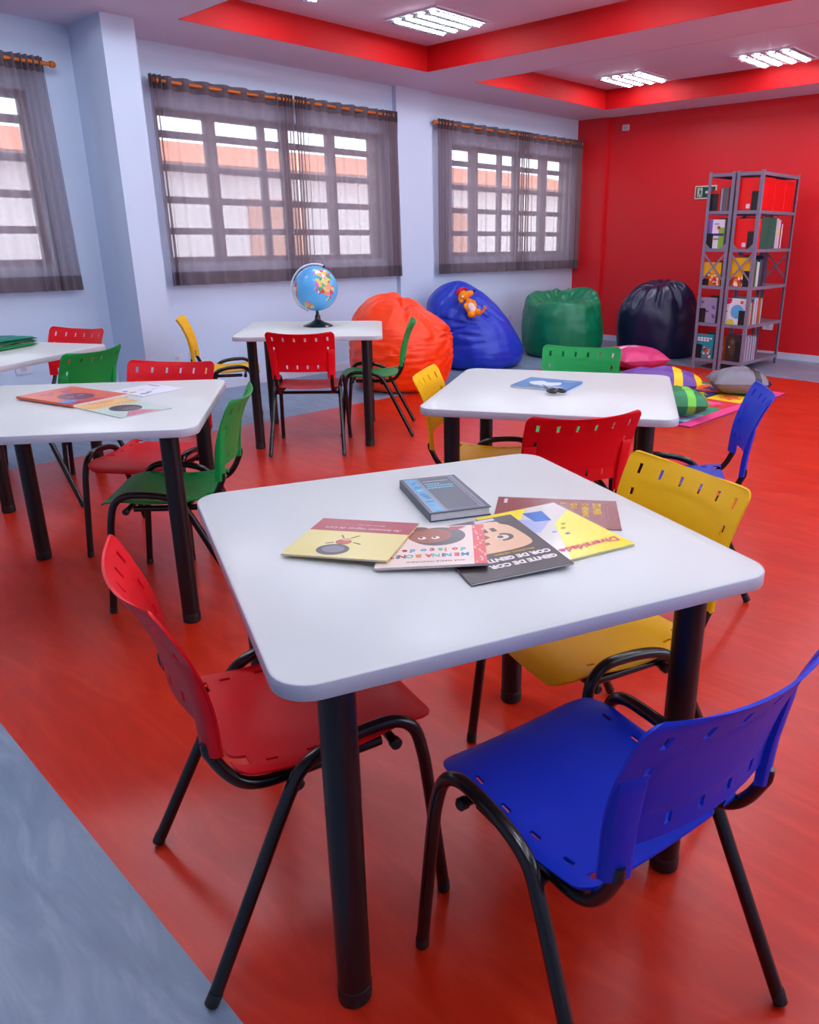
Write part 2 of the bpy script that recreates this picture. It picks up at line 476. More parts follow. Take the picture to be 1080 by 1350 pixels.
lights = [(-5.11, 5.06, 'square louvred ceiling light in the near sunk bay'), (-5.2, 8.2, 'square louvred ceiling light in the far sunk bay above the green bean bag'), (-3.6, 8.2, 'square louvred ceiling light in the far sunk bay above the bookcases')]
hid = 'square louvred ceiling light out of the frame'
OR_ = {-5.11: 'first', -3.5: 'second', -3.6: 'second', -1.9: 'third', -2.0: 'third', -0.3: 'fourth', -0.4: 'fourth', 1.0: 'fifth'}
hl = lambda x, row_: 'louvred ceiling light out of the frame, %s from the windows, %s row' % (OR_[x], row_)
for x in (-3.5, -1.9, -0.3, 1.0): lights.append((x, 5.06, hl(x, 'second far')))
for x in (-5.11, -3.5, -1.9, -0.3, 1.0):
    for y, nm in ((3.72, 'middle'), (1.9, 'near'), (.3, 'nearest'), (6.75, 'far bay hidden')): lights.append((x, y, hl(x, nm)))
for x in (-2.0, -0.4, 1.0): lights.append((x, 8.2, hl(x, 'farthest')))
for k, (x, y, lab) in enumerate(lights):
    o = L0 if k == 0 else dup(L0)
    o.location = (x, y, ZC); o['label'] = lab; o['group'] = 'ceiling lights'

# ------------------------------------------------------------------ curtains
def curtain(name, label, y0, y1, widths, seed, z0=.955, z1=2.575, flare=0.0):
    rnd = random.Random(seed)
    root = thing(name, label, 'curtain', (XL + .1, y0, z0))
    tot = sum(widths); ph = [0]
    for w in widths: ph.append(ph[-1] + w)
    # s -> y, one pleat per width
    ncol = 12
    cols = []
    for k, w in enumerate(widths):
        for i in range(ncol):
            cols.append((k + i / ncol, (ph[k] + w * i / ncol) / tot, w))
    cols.append((len(widths), 1.0, widths[-1]))
    dr = [rnd.uniform(-.5, .5) for _ in widths] + [0]
    am = [rnd.uniform(.75, 1.2) for _ in widths] + [1]
    def P(c, z):
        s, fy, w = c
        t = (z - z0) / (z1 - z0)
        k = int(min(s, len(widths) - 1)); fr_ = s - k
        a = (.019 + .012 * sm(.80, .95, t) + .006 * (1 - t)) * (am[k] * (1 - fr_) + am[k+1] * fr_)
        drift = (dr[k] * (1 - fr_) + dr[k+1] * fr_) * .055 * (1 - t)
        edge = min(1, fy / .06, (1 - fy) / .06)
        x = a * math.sin(2 * PI * s + .35 * (1 - t) * math.sin(3.1 * s + seed))
        return (x, (y1 - y0) * fy + drift * edge + flare * (1 - t) * (fy - .5) * 2, z - z0)
    def sheet(nm, za, zb, nz, m, child_of):
        mb = MB(); vs = []; fs = []
        zs = [za + (zb - za) * j / nz for j in range(nz + 1)]
        for z in zs:
            for c in cols: vs.append(P(c, z))
        n = len(cols)
        for j in range(nz):
            for i in range(n - 1): fs.append((j*n+i, j*n+i+1, (j+1)*n+i+1, (j+1)*n+i))
        mb.add(vs, fs)
        return mb.build(nm, m, child_of, angle=180)
    sheet('hem', z0, z0 + .11, 2, M_hem, root)
    sheet('sheer_panel', z0 + .11, z1 - .10, 16, M_sheer, root)
    sheet('header', z1 - .10, z1, 3, M_header, root)
    return root
N_ = .165
curtain('curtain', 'taupe gauze curtain at the left edge of the picture, left of the white pillar', 0.3, 2.43, [N_]*8 + [.12, .09, .06, .045, .035, .035, .035, .03], 1, flare=.04)
curtain('curtain', 'taupe gauze curtain panel right of the white pillar, above the far table', 3.21, 4.562, [.035, .035, .05, .12] + [N_]*5 + [.06, .035, .03, .03, .03], 2)
curtain('curtain', 'taupe gauze curtain panel behind the globe, right half of the middle window', 4.582, 5.83, [.03, .03, .035, .06, .13] + [N_]*4 + [.09, .05, .04, .03, .03, .03, .03], 3, flare=.015)
curtain('curtain', 'taupe gauze curtain panel above the blue bean bag, left half of the far window', 6.42, 7.93, [.035, .035, .04, .05, .06] + [N_]*5 + [.07, .035, .03, .03], 4)
curtain('curtain', 'taupe gauze curtain panel next to the red wall, above the green bean bag', 7.94, 9.13, [.03, .035, .08] + [.145]*4 + [.08, .05, .04, .035, .03, .03], 5)
def rod(label, y0, y1):
    r = thing('curtain_rod', label, 'curtain rod', (XL + .1, y0, 2.535))
    m = MB(); m.tube([(0, 0, 0), (0, y1 - y0, 0)], .014, 12); m.build('rod', M_wood, r)
    for y, s in ((0, -1), (y1 - y0, 1)):
        m = MB(); m.lathe([(.012, 0), (.022, .008), (.024, .03), (.017, .045), (.004, .052)], 14, mtx=Matrix.Translation((0, y, 0)) @ Matrix.Rotation(-s * PI / 2, 4, 'X')); m.build('finial', M_wood, r)
    for y in (.12, (y1 - y0) / 2, y1 - y0 - .12):
        m = MB(); m.box((-.1, y - .008, -.014), (-.014, y + .008, .0)); m.box((-.1, y - .012, -.035), (-.094, y + .012, .03)); m.build('bracket', M_wood, r, smooth=False)
rod('amber wooden curtain rod with round end, left of the white pillar', 0.2, 2.47)
rod('amber wooden curtain rod of the middle window, behind the globe', 3.29, 5.74)
rod('amber wooden curtain rod of the far window, next to the red wall', 6.40, 9.07)

# ------------------------------------------------------------------ tables
TS, TZ, TT = 0.955, 0.756, 0.028
def make_table():
    t = thing('classroom_table', 'x', 'table')
    def ring(h, r, seg=8):
        out = []
        for cx, cy, a0 in ((h-r, h-r, 0), (-h+r, h-r, 90), (-h+r, -h+r, 180), (h-r, -h+r, 270)):
            for k in range(seg + 1):
                q = R(a0 + 90 * k / seg); out.append((cx + r*math.cos(q), cy + r*math.sin(q)))
        return out
    h = TS / 2; rr = .065
    m = MB(); rg = [(ring(h - .003, rr - .003), TZ - TT + .001), (ring(h - .003, rr - .003), TZ - .001), (ring(h - .0045, rr - .0045), TZ)]
    n = len(rg[0][0]); vs = [(x, y, z) for pts, z in rg for x, y in pts]; fs = [tuple(range(n-1, -1, -1)), tuple(range(2*n, 3*n))]
    for k in range(2):
        for i in range(n): fs.append((k*n+i, k*n+(i+1) % n, (k+1)*n+(i+1) % n, (k+1)*n+i))
    m.add(vs, fs); m.build('tabletop', M_top, t)
    m = MB(); prof = [(.003, TZ - TT + .0005), (.0008, TZ - TT + .0005), (0, TZ - TT + .002), (0, TZ - .003), (.001, TZ - .001), (.003, TZ - .0004)]
    vs = []; fs = []
    for ins, z in prof: vs += [(x, y, z) for x, y in ring(h - ins, rr - ins)]
    for k in range(len(prof) - 1):
        for i in range(n): fs.append((k*n+i, k*n+(i+1) % n, (k+1)*n+(i+1) % n, (k+1)*n+i))
    m.add(vs, fs); m.build('edge_band', M_edge, t)
    m = MB(); m.lathe([(.0315, .03), (.0315, TZ - TT)], 28); lme = m.mesh('leg', M_leg)
    m = MB(); m.lathe([(.029, 0), (.0322, .003), (.0325, .03), (.0322, .035), (.0315, .036)], 28); fme = m.mesh('foot_cap', M_cap)
    m = MB(); m.box((-.05, -.05, TZ - TT - .004), (.05, .05, TZ - TT)); pme = m.mesh('mount_plate', M_leg, smooth=False)
    for sx in (-1, 1):
        for sy in (-1, 1):
            l = share(lme, 'leg', t, (sx*.367, sy*.367, 0)); share(fme, 'foot_cap', l); share(pme, 'mount_plate', l)
    return t
T0 = make_table()
TAB = {'front': (-1.094, 1.105, 68.7, 'white square table in the foreground with six books spread on it'),
       'right': (-1.897, 2.557, 31.4, 'white square table behind the foreground one, one blue book on it'),
       'globe': (-4.494, 3.199, 49.6, 'white square table carrying the globe, near the windows'),
       'left': (-3.016, 1.074, 54.0, 'white square table at the left with three picture books on it'),
       'far': (-4.81, 1.21, 31.7, 'white table at the far left with folded green cloth on it')}
for k, (n, (x, y, a, lab)) in enumerate(TAB.items()):
    o = T0 if k == 0 else dup(T0)
    o.location = (x, y, 0); o.rotation_euler = (0, 0, R(a)); o['label'] = lab; o['group'] = 'white square tables'

# ------------------------------------------------------------------ chairs
SX0, SX1, SR_ = -.188, .226, .055
_seat = [(-.19, .430), (-.14, .423), (-.07, .415), (0, .413), (.07, .417), (.13, .423), (.17, .423), (.20, .416), (.226, .402)]
def seat_f(u, v):
    x = SX0 + (SX1 - SX0) * v
    hw = .190 + .008 * math.sin(PI * min(max(v, 0), 1))
    if x > SX1 - SR_: hw -= SR_ - math.sqrt(max(SR_**2 - (x - (SX1 - SR_))**2, 0)) * 1.0
    if x < SX0 + .03: hw -= .03 - math.sqrt(max(.03**2 - (SX0 + .03 - x)**2, 0))
    y = u * hw
    z = spline(_seat, x) + .013 * (abs(y) / .2)**2.2 * (1 - .5 * sm(.12, .22, x)) - .006 * sm(.18, .2, abs(y))
    e = sm(-.1, -.095, x - .35 * y * y) * (1 - sm(.128, .133, x - .3 * y * y)) * (1 - sm(.128, .134, abs(y)))
    return (x, y, z - .0012 * e)
def grid_u(cuts):
    return sorted(set(round(c, 5) for c in cuts))
def seat_mesh(m):
    us = [-1, -.97, -.9, -.845, -.805, -.74, -.66, -.5, -.3, -.1, .1, .3, .5, .66, .74, .805, .845, .9, .97, 1]
    sl = [-.118, -.04, .038, .116]; L = .0115
    vx = [SX0, SX0 + .004, SX0 + .012, SX0 + .02, SX0 + .03, -.14]
    for s in sl: vx += [s - L, s + L, s + .039]
    vx += [.19, .20, .208, .214, .219, .2225, .225, SX1]
    vs = [(x - SX0) / (SX1 - SX0) for x in sorted(vx)]
    xs = sorted(vx)
    def skip(i, j):
        xm = (xs[j] + xs[j+1]) / 2; um = abs(us[i] + us[i+1]) / 2
        if .805 < um < .845 and any(abs(xm - s) < L * .9 for s in sl): return True
        if .66 < um < .845 and xm < SX0 + .03: return True
        return False
    return shell(us, vs, lambda u, v: (lambda p: (p[0], p[1], p[2]))(seat_f(u, v)), .0055, skip).mesh('seat', m, angle=35)
BZ0, BZ1 = .545, .79
def back_f(u, v):
    vv = min(max(v, 0), 1)
    hw = .200 + .014 * vv
    rt = .024; z = BZ0 + (BZ1 - BZ0) * v
    if z > BZ1 - rt: hw -= rt - math.sqrt(max(rt**2 - (z - (BZ1 - rt))**2, 0))
    y = u * hw
    x = -.252 - .012 * v - .068 * max(v, 0)**2.2 + .036 * abs(u)**2.0
    e = sm(.20, .215, v - .05 * u * u) * (1 - sm(.74, .755, v + .05 * u * u)) * (1 - sm(.73, .757, abs(u)))
    return (x - .0016 * e, y, z + .012 * (abs(u)**2) * sm(.6, 1, v))
def back_mesh(m):
    us = [-1, -.97, -.925]
    cu = [-.80, -.48, -.16, .16, .48, .80]; W = .027
    us = [-1, -.975, -.93]
    for c in cu: us += [c - W, c + W]
    us += [-.64, -.32, 0, .32, .64, .73, .757, -.73, -.757, .93, .975, 1]
    us = sorted(set(us))
    cv = [.13, .37, .61, .85]; Hh = .048
    vs = [-.19, -.18, -.12, -.06, 0, .012, .03, .05]
    for c in cv: vs += [c - Hh, c + Hh]
    vs += [.21, .225, .25, .49, .70, .745, .76, .92, .94, .955, .97, .982, .992, 1]
    vs = sorted(set(vs))
    def skip(i, j):
        um = (us[i] + us[i+1]) / 2; vm = (vs[j] + vs[j+1]) / 2
        if vm < 0: return abs(um) < .757
        row = next((k for k, c in enumerate(cv) if abs(vm - c) < Hh), None); col_ = next((k for k, c in enumerate(cu) if abs(um - c) < W), None)
        if row is None or col_ is None: return False
        return row in (0, 3) or col_ in (0, 5)
    mb = shell(us, vs, back_f, .005, skip)
    # flat sleeves behind both sides that swallow the support tubes
    for s in (-1, 1):
        rows = [(-.19, .014), (-.186, .0155), (-.05, .0155), (.15, .015), (.35, .0135), (.48, .010), (.56, .005), (.585, .001)]
        vs_ = []; fs_ = []
        for v, d in rows:
            for uu, dd in ((.992, 0), (.985, d * .8), (.95, d), (.82, d), (.785, d * .75), (.77, 0)):
                p = back_f(s * uu, v); vs_.append((p[0] - .001 - dd, p[1], p[2]))
        for i in range(len(rows) - 1):
            for k in range(6): fs_.append((i*6+k, i*6+(k+1) % 6, (i+1)*6+(k+1) % 6, (i+1)*6+k))
        fs_.append(tuple(range(6))); fs_.append(tuple((len(rows)-1)*6+k for k in range(6)))
        mb.add(vs_, fs_)
    return mb.mesh('backrest', m, angle=35)
def chair_frame():
    """meshes shared by every chair"""
    out = {}
    for s in (-1, 1):
        pts = [(.207, s*.235, .012), (.197, s*.232, .11), (.187, s*.2285, .21), (.178, s*.225, .30), (.170, s*.222, .365), (.155, s*.215, .425), (.118, s*.211, .455), (.06, s*.209, .459), (-.02, s*.209, .450), (-.078, s*.210, .425), (-.114, s*.2135, .370), (-.172, s*.221, .254), (-.232, s*.229, .133), (-.292, s*.237, .012)]
        m = MB(); m.tube(catmull(pts, 7), .0132, 12); out['loop', s] = m.mesh('leg_frame', M_black, angle=60)
        b_ = MB(); b_.tube(catmull([(.1, s*.17, .394), (-.08, s*.172, .394), (-.14, s*.174, .398), (-.18, s*.176, .416), (-.208, s*.176, .45), (-.2275, s*.177, .49), (-.2335, s*.178, .505), (-.237, s*.179, .525)], 4), [.0118]*25 + [.0105]*2 + [.0085]*2, 10)
        out['sup', s] = b_.mesh('back_support', M_black, angle=60)
    m = MB(); m.tube([(0, -.196, 0), (0, .196, 0)], .010, 10); out['bar'] = m.mesh('crossbar', M_black, angle=60)
    m = MB(); m.tube([(0, -.012, 0), (0, .002, 0), (0, .006, 0)], [.0125, .0125, .008], 12); out['knob'] = m.mesh('bar_cap', M_cap)
    m = MB(); m.lathe([(.0115, 0), (.0139, .002), (.0139, .024), (.0133, .027)], 14); out['foot'] = m.mesh('foot_cap', M_cap)
    return out
CF = chair_frame()
def make_chair(color):
    t = thing('school_chair', 'x', 'chair')
    share(seat_mesh(M_pl[color]), 'seat', t); share(back_mesh(M_pl[color]), 'backrest', t)
    for s in (-1, 1):
        l = share(CF['loop', s], 'leg_frame', t)
        share(CF['foot'], 'foot_cap', l, (.2075, s*.2352, 0.0012), (0, R(-4), 0)); share(CF['foot'], 'foot_cap', l, (-.2955, s*.2373, 0.0066), (0, R(27), 0))
        share(CF['sup', s], 'back_support', t)
    for x, z in ((.122, .392), (-.085, .384)):
        c = share(CF['bar'], 'crossbar', t, (x, 0, z))
        for s in (-1, 1): share(CF['knob'], 'bar_cap', c, (0, s*.200, 0), (0, 0, 0 if s > 0 else PI))
    return t
CH0 = {k: make_chair(k) for k in PL}
used = set()
CHAIRS = [
 ('red', -1.216, .776, 75.5, 'red plastic chair at the left of the foreground table'),
 ('blue', -.620, .980, 169, 'blue plastic chair in the right foreground, seen from behind'),
 ('yellow', -.960, 1.465, -108, 'yellow plastic chair on the right of the foreground table, slotted back above it'),
 ('red', -1.686, 2.246, 150, 'red plastic chair with its back just behind the foreground table'),
 ('blue', -1.426, 2.774, 211, 'blue plastic chair on the right of the second table, near the patchwork mat'),
 ('green', -2.268, 3.205, -61, 'green plastic chair on the far side of the second table, before the cushions'),
 ('yellow', -2.188, 2.470, 33, 'yellow plastic chair at the left of the second table, seat half under it'),
 ('red', -4.262, 2.975, 137, 'red plastic chair with its back to us at the globe table'),
 ('green', -4.312, 3.557, -134, 'green plastic chair at the right of the globe table, before the orange bean bag'),
 ('yellow', -5.25, 2.95, 58, 'yellow plastic chair at the left of the globe table, by the wall'),
 ('green', -2.816, 1.291, 229, 'green plastic chair pushed under the right side of the left table'),
 ('red', -3.331, 1.448, -52, 'red plastic chair on the far side of the left table, seat under it'),
 ('green', -4.451, 1.459, 207, 'green plastic chair with its back above the left table, at the far left table'),
 ('red', -5.13, 1.655, -64, 'red plastic chair behind the far left table, by the wall'),
]
for c, x, y, a, lab in CHAIRS:
    o = CH0[c] if c not in used else dup(CH0[c])
    used.add(c); o.location = (x, y, 0); o.rotation_euler = (0, 0, R(a)); o['label'] = lab; o['group'] = 'plastic school chairs'

# ------------------------------------------------------------------ bookcases
SHZ = [.105, .49, .88, 1.255, 1.625, 1.985]
def bookcase(label, x0, x1):
    y0, y1 = 7.88, 8.80
    t = thing('bookcase', label, 'bookcase', (x0, y0, 0), group='grey steel bookcases')
    w, d = x1 - x0, y1 - y0; a = .034; th = .003
    for ix, sx in ((0, 1), (w, -1)):
        for iy, sy in ((0, 1), (d, -1)):
            m = MB()
            m.box((min(ix, ix + sx*a), min(iy, iy + sy*th), 0), (max(ix, ix + sx*a), max(iy, iy + sy*th), 2.0))
            m.box((min(ix, ix + sx*th), min(iy + sy*th, iy + sy*a), 0), (max(ix, ix + sx*th), max(iy + sy*th, iy + sy*a), 2.0))
            m.build('post', M_grey, t, smooth=False)
    for z in SHZ:
        m = MB(); e = .004
        m.box((e, e, z - .003), (w - e, d - e, z)); l = .032
        m.box((e, e, z - l), (w - e, e + .002, z - .003)); m.box((e, d - e - .002, z - l), (w - e, d - e, z - .003))
        m.box((e, e + .002, z - l), (e + .002, d - e - .002, z - .003)); m.box((w - e - .002, e + .002, z - l), (w - e, d - e - .002, z - .003))
        m.build('shelf', M_grey, t, smooth=False)
    z0, z1 = SHZ[2] + .04, SHZ[3] - .035
    for yy in (.0042, d - .0062):
        for k, (za, zb) in enumerate(((z0, z1), (z1, z0))):
            o = .002 * k
            L = math.hypot(w - .02, zb - za); ang = math.atan2(zb - za, w - .02)
            mt = Matrix.Translation((.01, yy - .006 + o, za)) @ Matrix.Rotation(-ang, 4, 'Y')
            m = MB(); m.box((0, 0, -.009), (L, .0018, .009), mtx=mt); m.build('brace', M_grey, t, smooth=False)
    for z, s in ((SHZ[3], 1),):
        for ix, sx in ((.0345, 1), (w - .0345, -1)):
            m = MB(); pts = [(ix, z), (ix + sx*.05, z), (ix, z + .05)]
            v = [(p[0], .001, p[1]) for p in pts] + [(p[0], .003, p[1]) for p in pts]
            m.add(v, [(0,1,2),(5,4,3),(0,3,4,1),(1,4,5,2),(2,5,3,0)]); m.build('gusset', M_grey, t, smooth=False)
    return t
XA0, XA1, XB0, XB1 = -4.005, -3.720, -3.700, -3.425
bookcase('left one of the two grey steel bookcases by the red wall', XA0, XA1)
bookcase('right one of the two grey steel bookcases, its side full of book spines', XB0, XB1)

GAPS = ['lowest', 'second', 'third', 'fourth', 'top']    # gap k stands on shelf k
def vbook(label, xa, xb, y, th, z, h, rgb, art=None, lean=0.0, group=None, name='book', hard=False):
    """a book standing on a shelf, cover towards -y, spine towards +x; local origin at its foot"""
    t = thing(name, label, 'book', (xa, y, z), rot=(lean, 0, 0), group=group)
    w = xb - xa; c = flat(rgb, .4); k = .0015 if th < .02 else .0025
    m = MB(); m.box((0, 0, 0), (w, k, h)); m.box((0, th - k, 0), (w, th, h)); m.box((w - k, k, 0), (w, th - k, h))
    m.build('cover', c, t, smooth=False)
    m = MB(); m.box((.003, k, .002), (w - k, th - k, h - .003)); m.build('pages', M_paper, t, smooth=False)
    if art: art(t, w, h)
    return t
def plate(t, name, pts, rgb, y=-.0006, rough=.45):
    """flat print on a cover facing -y"""
    m = MB(); n = len(pts); v = [(p[0], y, p[1]) for p in pts]
    v += [(p[0], 0.0, p[1]) for p in pts]
    m.add(v, [tuple(range(n))] + [tuple(range(2*n-1, n-1, -1))] + [(i, i + n, (i+1) % n + n, (i+1) % n) for i in range(n)])
    return m.build(name, flat(rgb, rough), t, smooth=False)
def rect(x0, z0, x1, z1): return [(x0, z0), (x1, z0), (x1, z1), (x0, z1)]
def disc(cx, cz, r, n=24, rz=None): return [(cx + r*math.cos(2*PI*k/n), cz + (rz or r)*math.sin(2*PI*k/n)) for k in range(n)]
def clipd(pts, w, h): return [(min(max(x, .001), w - .001), min(max(z, .001), h - .001)) for x, z in pts]
M_bend = mat('black_sheet_metal', (17, 16, 19), .5)
def bookend(label, x, y, z, w, h):
    t = thing('bookend', label, 'bookend', (x, y, z), group='black bookends on the bookcases')
    m = MB(); m.box((0, 0, .0015), (w, .0015, h)); m.build('upright', M_bend, t, smooth=False)
    m = MB(); m.box((0, 0, 0), (w, .11, .0015)); m.build('base', M_bend, t, smooth=False)
Y0 = 7.905
bw0, bw1 = XB0 + .012, XB1 - .012
# --- right bookcase
def a_sticker(t, w, h): plate(t, 'sticker', rect(w*.40, h*.06, w*.56, h*.20), (216, 206, 216))
z = SHZ[4]
for k, (th, lab) in enumerate(((.30, 'red document box at the front of the top gap, white sticker on it'), (.26, 'red document box in the middle of the top gap, seen from its side'), (.22, 'red document box at the back of the top gap, nearest the wall'))):
    y = Y0 + [0, .31, .575][k]
    t = thing('document_box', lab, 'box', (bw0, y, z + .0018), group='red document boxes')
    m = MB(); m.rbox((0, 0, 0), (bw1 - bw0, th, [.305, .30, .295][k]), .004); m.build('box_body', flat((232, 8, 12), .5), t, smooth=False)
    m = MB(); m.box((-.0008, .004, [.305, .30, .295][k] - .05), (bw1 - bw0 + .0012, th + .0008, [.305, .30, .295][k] + .0012)); m.build('lid', flat((226, 8, 12), .5), t, smooth=False)
    if k == 0: a_sticker(t, bw1 - bw0, .3)
z = SHZ[3]
t = thing('document_box', 'red document box in the second gap from the top, white sticker on it', 'box', (bw0, Y0, z + .0018), group='red document boxes')
m = MB(); m.rbox((0, 0, 0), (bw1 - bw0, .085, .292), .004); m.build('box_body', flat((232, 8, 12), .5), t, smooth=False); a_sticker(t, bw1 - bw0, .29)
t = thing('document_box', 'dark green document box beside the red one, second gap from the top', 'box', (bw0, Y0 + .095, z + .0018))
m = MB(); m.rbox((0, 0, 0), (bw1 - bw0, .36, .305), .004); m.build('box_body', flat((0, 92, 78), .5), t, smooth=False)
m = MB(); m.box((bw1 - bw0, .17, .04), (bw1 - bw0 + .0008, .176, .265)); m.build('seam', flat((0, 74, 64), .5), t, smooth=False)
def row(specs, z, y, gap, case='right'):
    for i, (th, h, rgb, cn, dep, ln) in enumerate(specs):
        vbook('%s, %s gap of the %s bookcase, %s from the front' % (cn, gap, case, ORD[i]), bw1 - .004 - dep, bw1 - .004, y, th, z + .0018 + (0.0), h, rgb, lean=ln, group='books on the %s gap of the %s bookcase' % (gap, case))
        y += th + .0015 + (abs(ln) * h * .0)
    return y
ORD = ['first', 'second', 'third', 'fourth', 'fifth', 'sixth', 'seventh', 'eighth', 'ninth', 'tenth', 'eleventh', 'twelfth', 'thirteenth', 'fourteenth', 'fifteenth', 'sixteenth']
def spine_marks(t, w, h): pass
row([(.055, .30, (196, 190, 206), 'thick pale grey binder', .23, 0), (.05, .285, (206, 200, 214), 'whitish binder with a yellow mark', .22, 0), (.03, .26, (108, 22, 66), 'plum coloured book', .2, 0), (.03, .245, (226, 222, 228), 'white book', .2, 0)], z, Y0 + .47, 'second')
m = MB(); m.box((bw1 - .0042, Y0 + .53, z + .13), (bw1 - .0034, Y0 + .573, z + .2)); yl = m.build('binder_mark', flat((226, 206, 90), .5), None, smooth=False)
wb = [o for o in COL.objects if o.get('label', '').startswith('whitish binder')][0]
yl.parent = wb; yl.matrix_parent_inverse = Matrix.Translation(-wb.location)
z = SHZ[2]
def a_yellow(t, w, h):
    plate(t, 'cover_art', rect(.001, .001, w - .001, h*.33), (196, 62, 20))
    rnd = random.Random(3)
    for k in range(12):
        x = .015 + rnd.random()*(w - .03); zz = rnd.random()*h*.28 + .012
        plate(t, 'cover_art', clipd(disc(x, zz, .012 + .008*rnd.random(), 9), w, h), rnd.choice([(236, 190, 150), (120, 30, 20), (240, 120, 30), (250, 226, 200)]), -.0010 - .00002*k)
vbook('yellow picture book with orange foot, third gap of the right bookcase', bw0 + .01, bw1 - .004, Y0, .012, z + .0018, .285, (240, 178, 12), a_yellow)
y = Y0 + .0135
row([(.035, .30, (150, 66, 40), 'rust brown book', .21, 0), (.05, .262, (0, 112, 70), 'green book', .2, 0), (.06, .245, (208, 208, 216), 'thick white book', .2, 0), (.07, .27, (0, 84, 84), 'thick teal book', .21, 0), (.05, .305, (26, 26, 66), 'navy book', .22, 0)], z, y, 'third')
z = SHZ[1]
def a_white(t, w, h):
    plate(t, 'cover_art', disc(w*.52, h*.5, w*.30, 28), (92, 176, 226))
    plate(t, 'cover_art', clipd(disc(w*.08, h*.93, w*.17), w, h), (206, 30, 84)); plate(t, 'cover_art', disc(w*.70, h*.86, w*.075, 16), (214, 84, 40)); plate(t, 'cover_art', clipd(disc(w*.24, h*.03, w*.2), w, h), (206, 206, 70)); plate(t, 'cover_art', disc(w*.05, h*.5, w*.04, 12), (90, 180, 120))
vbook('white picture book with a big blue disc on its cover, second lowest gap', bw0 + .006, bw1 - .004, Y0, .012, z + .0018, .268, (226, 222, 234), a_white)
row([(.022, .25, (206, 196, 214), 'pale lilac book', .2, 0), (.014, .235, (228, 196, 60), 'yellow paperback', .19, 0), (.016, .275, (20, 150, 140), 'turquoise book', .21, 0), (.012, .225, (230, 226, 210), 'cream paperback', .18, 0), (.018, .245, (196, 40, 36), 'red paperback', .2, 0), (.013, .262, (60, 60, 110), 'dark blue paperback', .2, 0), (.02, .24, (120, 168, 60), 'leaf green book', .19, 0), (.016, .278, (120, 180, 214), 'sky blue book', .21, 0), (.02, .262, (218, 214, 226), 'white paperback', .2, 0), (.03, .25, (150, 140, 190), 'lavender book', .2, 0), (.022, .272, (206, 206, 220), 'pale grey paperback', .2, 0), (.03, .266, (150, 90, 70), 'clay brown book', .21, 0), (.028, .262, (206, 74, 34), 'orange red book', .21, 0), (.026, .268, (92, 150, 96), 'green paperback', .21, 0), (.016, .26, (222, 216, 214), 'off white paperback', .2, 0)], z, Y0 + .014, 'fourth')
z = SHZ[0]
def a_dark(t, w, h):
    plate(t, 'cover_art', disc(w*.34, h*.55, w*.20, 18, h*.34), (74, 56, 44)); plate(t, 'cover_art', disc(w*.34, h*.72, w*.11, 14), (112, 86, 62), -.001); plate(t, 'cover_art', disc(w*.18, h*.52, w*.05, 12), (190, 186, 160), -.0012)
t = vbook('orange spined book at the front left of the lowest gap, right bookcase', bw0 + .004, bw0 + .03, Y0 + .03, .2, z + .0018, .25, (206, 90, 30)); 
t = vbook('dark red book beside the orange one, lowest gap of the right bookcase', bw0 + .032, bw0 + .05, Y0 + .03, .2, z + .0018, .262, (140, 30, 40))
vbook('dark covered book with a brown figure, lowest gap of the right bookcase', bw0 + .052, bw1 - .004, Y0, .014, z + .0018, .285, (46, 36, 34), a_dark)
LN = [(.02, .255, (170, 160, 190), 'mauve book'), (.014, .262, (206, 200, 214), 'white paperback'), (.02, .245, (112, 96, 136), 'dusty violet book'), (.015, .27, (200, 196, 206), 'light grey paperback'), (.016, .25, (186, 150, 160), 'dusty pink paperback'), (.02, .272, (120, 130, 170), 'slate blue book'), (.014, .258, (212, 208, 220), 'pearl white paperback'), (.022, .268, (70, 120, 150), 'steel blue book'), (.016, .25, (206, 196, 200), 'pinkish white paperback'), (.02, .262, (146, 140, 176), 'lilac grey book'), (.016, .246, (200, 200, 216), 'bluish white paperback'), (.018, .22, (124, 60, 90), 'wine red paperback')]
y = Y0 + .02
for i, (th, h, rgb, cn) in enumerate(LN):
    wid = .155
    vbook('%s in the lowest gap of the right bookcase, spine %s from the front' % (cn, ORD[i]), bw1 - .004 - wid, bw1 - .004, y, th, z + .0018, h, rgb, group='books in the lowest gap of the right bookcase')
    y += th + .0085
for k, (lab, hh) in enumerate((('front right of the lowest gap', .21), ('front right of the second lowest gap', .15), ('front right of the third gap', .16), ('front right of the second gap from the top', .17), ('front right of the top gap', .18))):
    bookend('black bookend at the %s, right bookcase' % lab, bw1 - .098, Y0 - .004, SHZ[k] + .0002, .085, hh)
# --- left bookcase
aw0, aw1 = XA0 + .014, XA1 - .012
def a_teal(t, w, h):
    rnd = random.Random(5)
    for k in range(9): plate(t, 'cover_art', rect(w*(.08 + .17*(k % 5)), h*(.80 if k < 5 else .71), w*(.08 + .17*(k % 5) + .13), h*(.87 if k < 5 else .78)), (226, 226, 232))
    plate(t, 'cover_art', disc(w*.4, h*.96, w*.09, 14, h*.03), (196, 80, 50))
    for k in range(22): plate(t, 'cover_art', disc(w*(.36 + .5*rnd.random()), h*(.06 + .4*rnd.random()), .011, 8), rnd.choice([(206, 50, 40), (240, 220, 210), (230, 150, 120), (120, 40, 60), (240, 190, 60)]), -.001 - .00002*k)
def a_lil(t, w, h):
    for k, (x, zz) in enumerate(((.1, .78), (.72, .62), (.78, .55), (.4, .42), (.75, .28), (.8, .2))): plate(t, 'cover_art', rect(w*x, h*zz, w*(x + .16), h*(zz + .07)), (92, 70, 150))
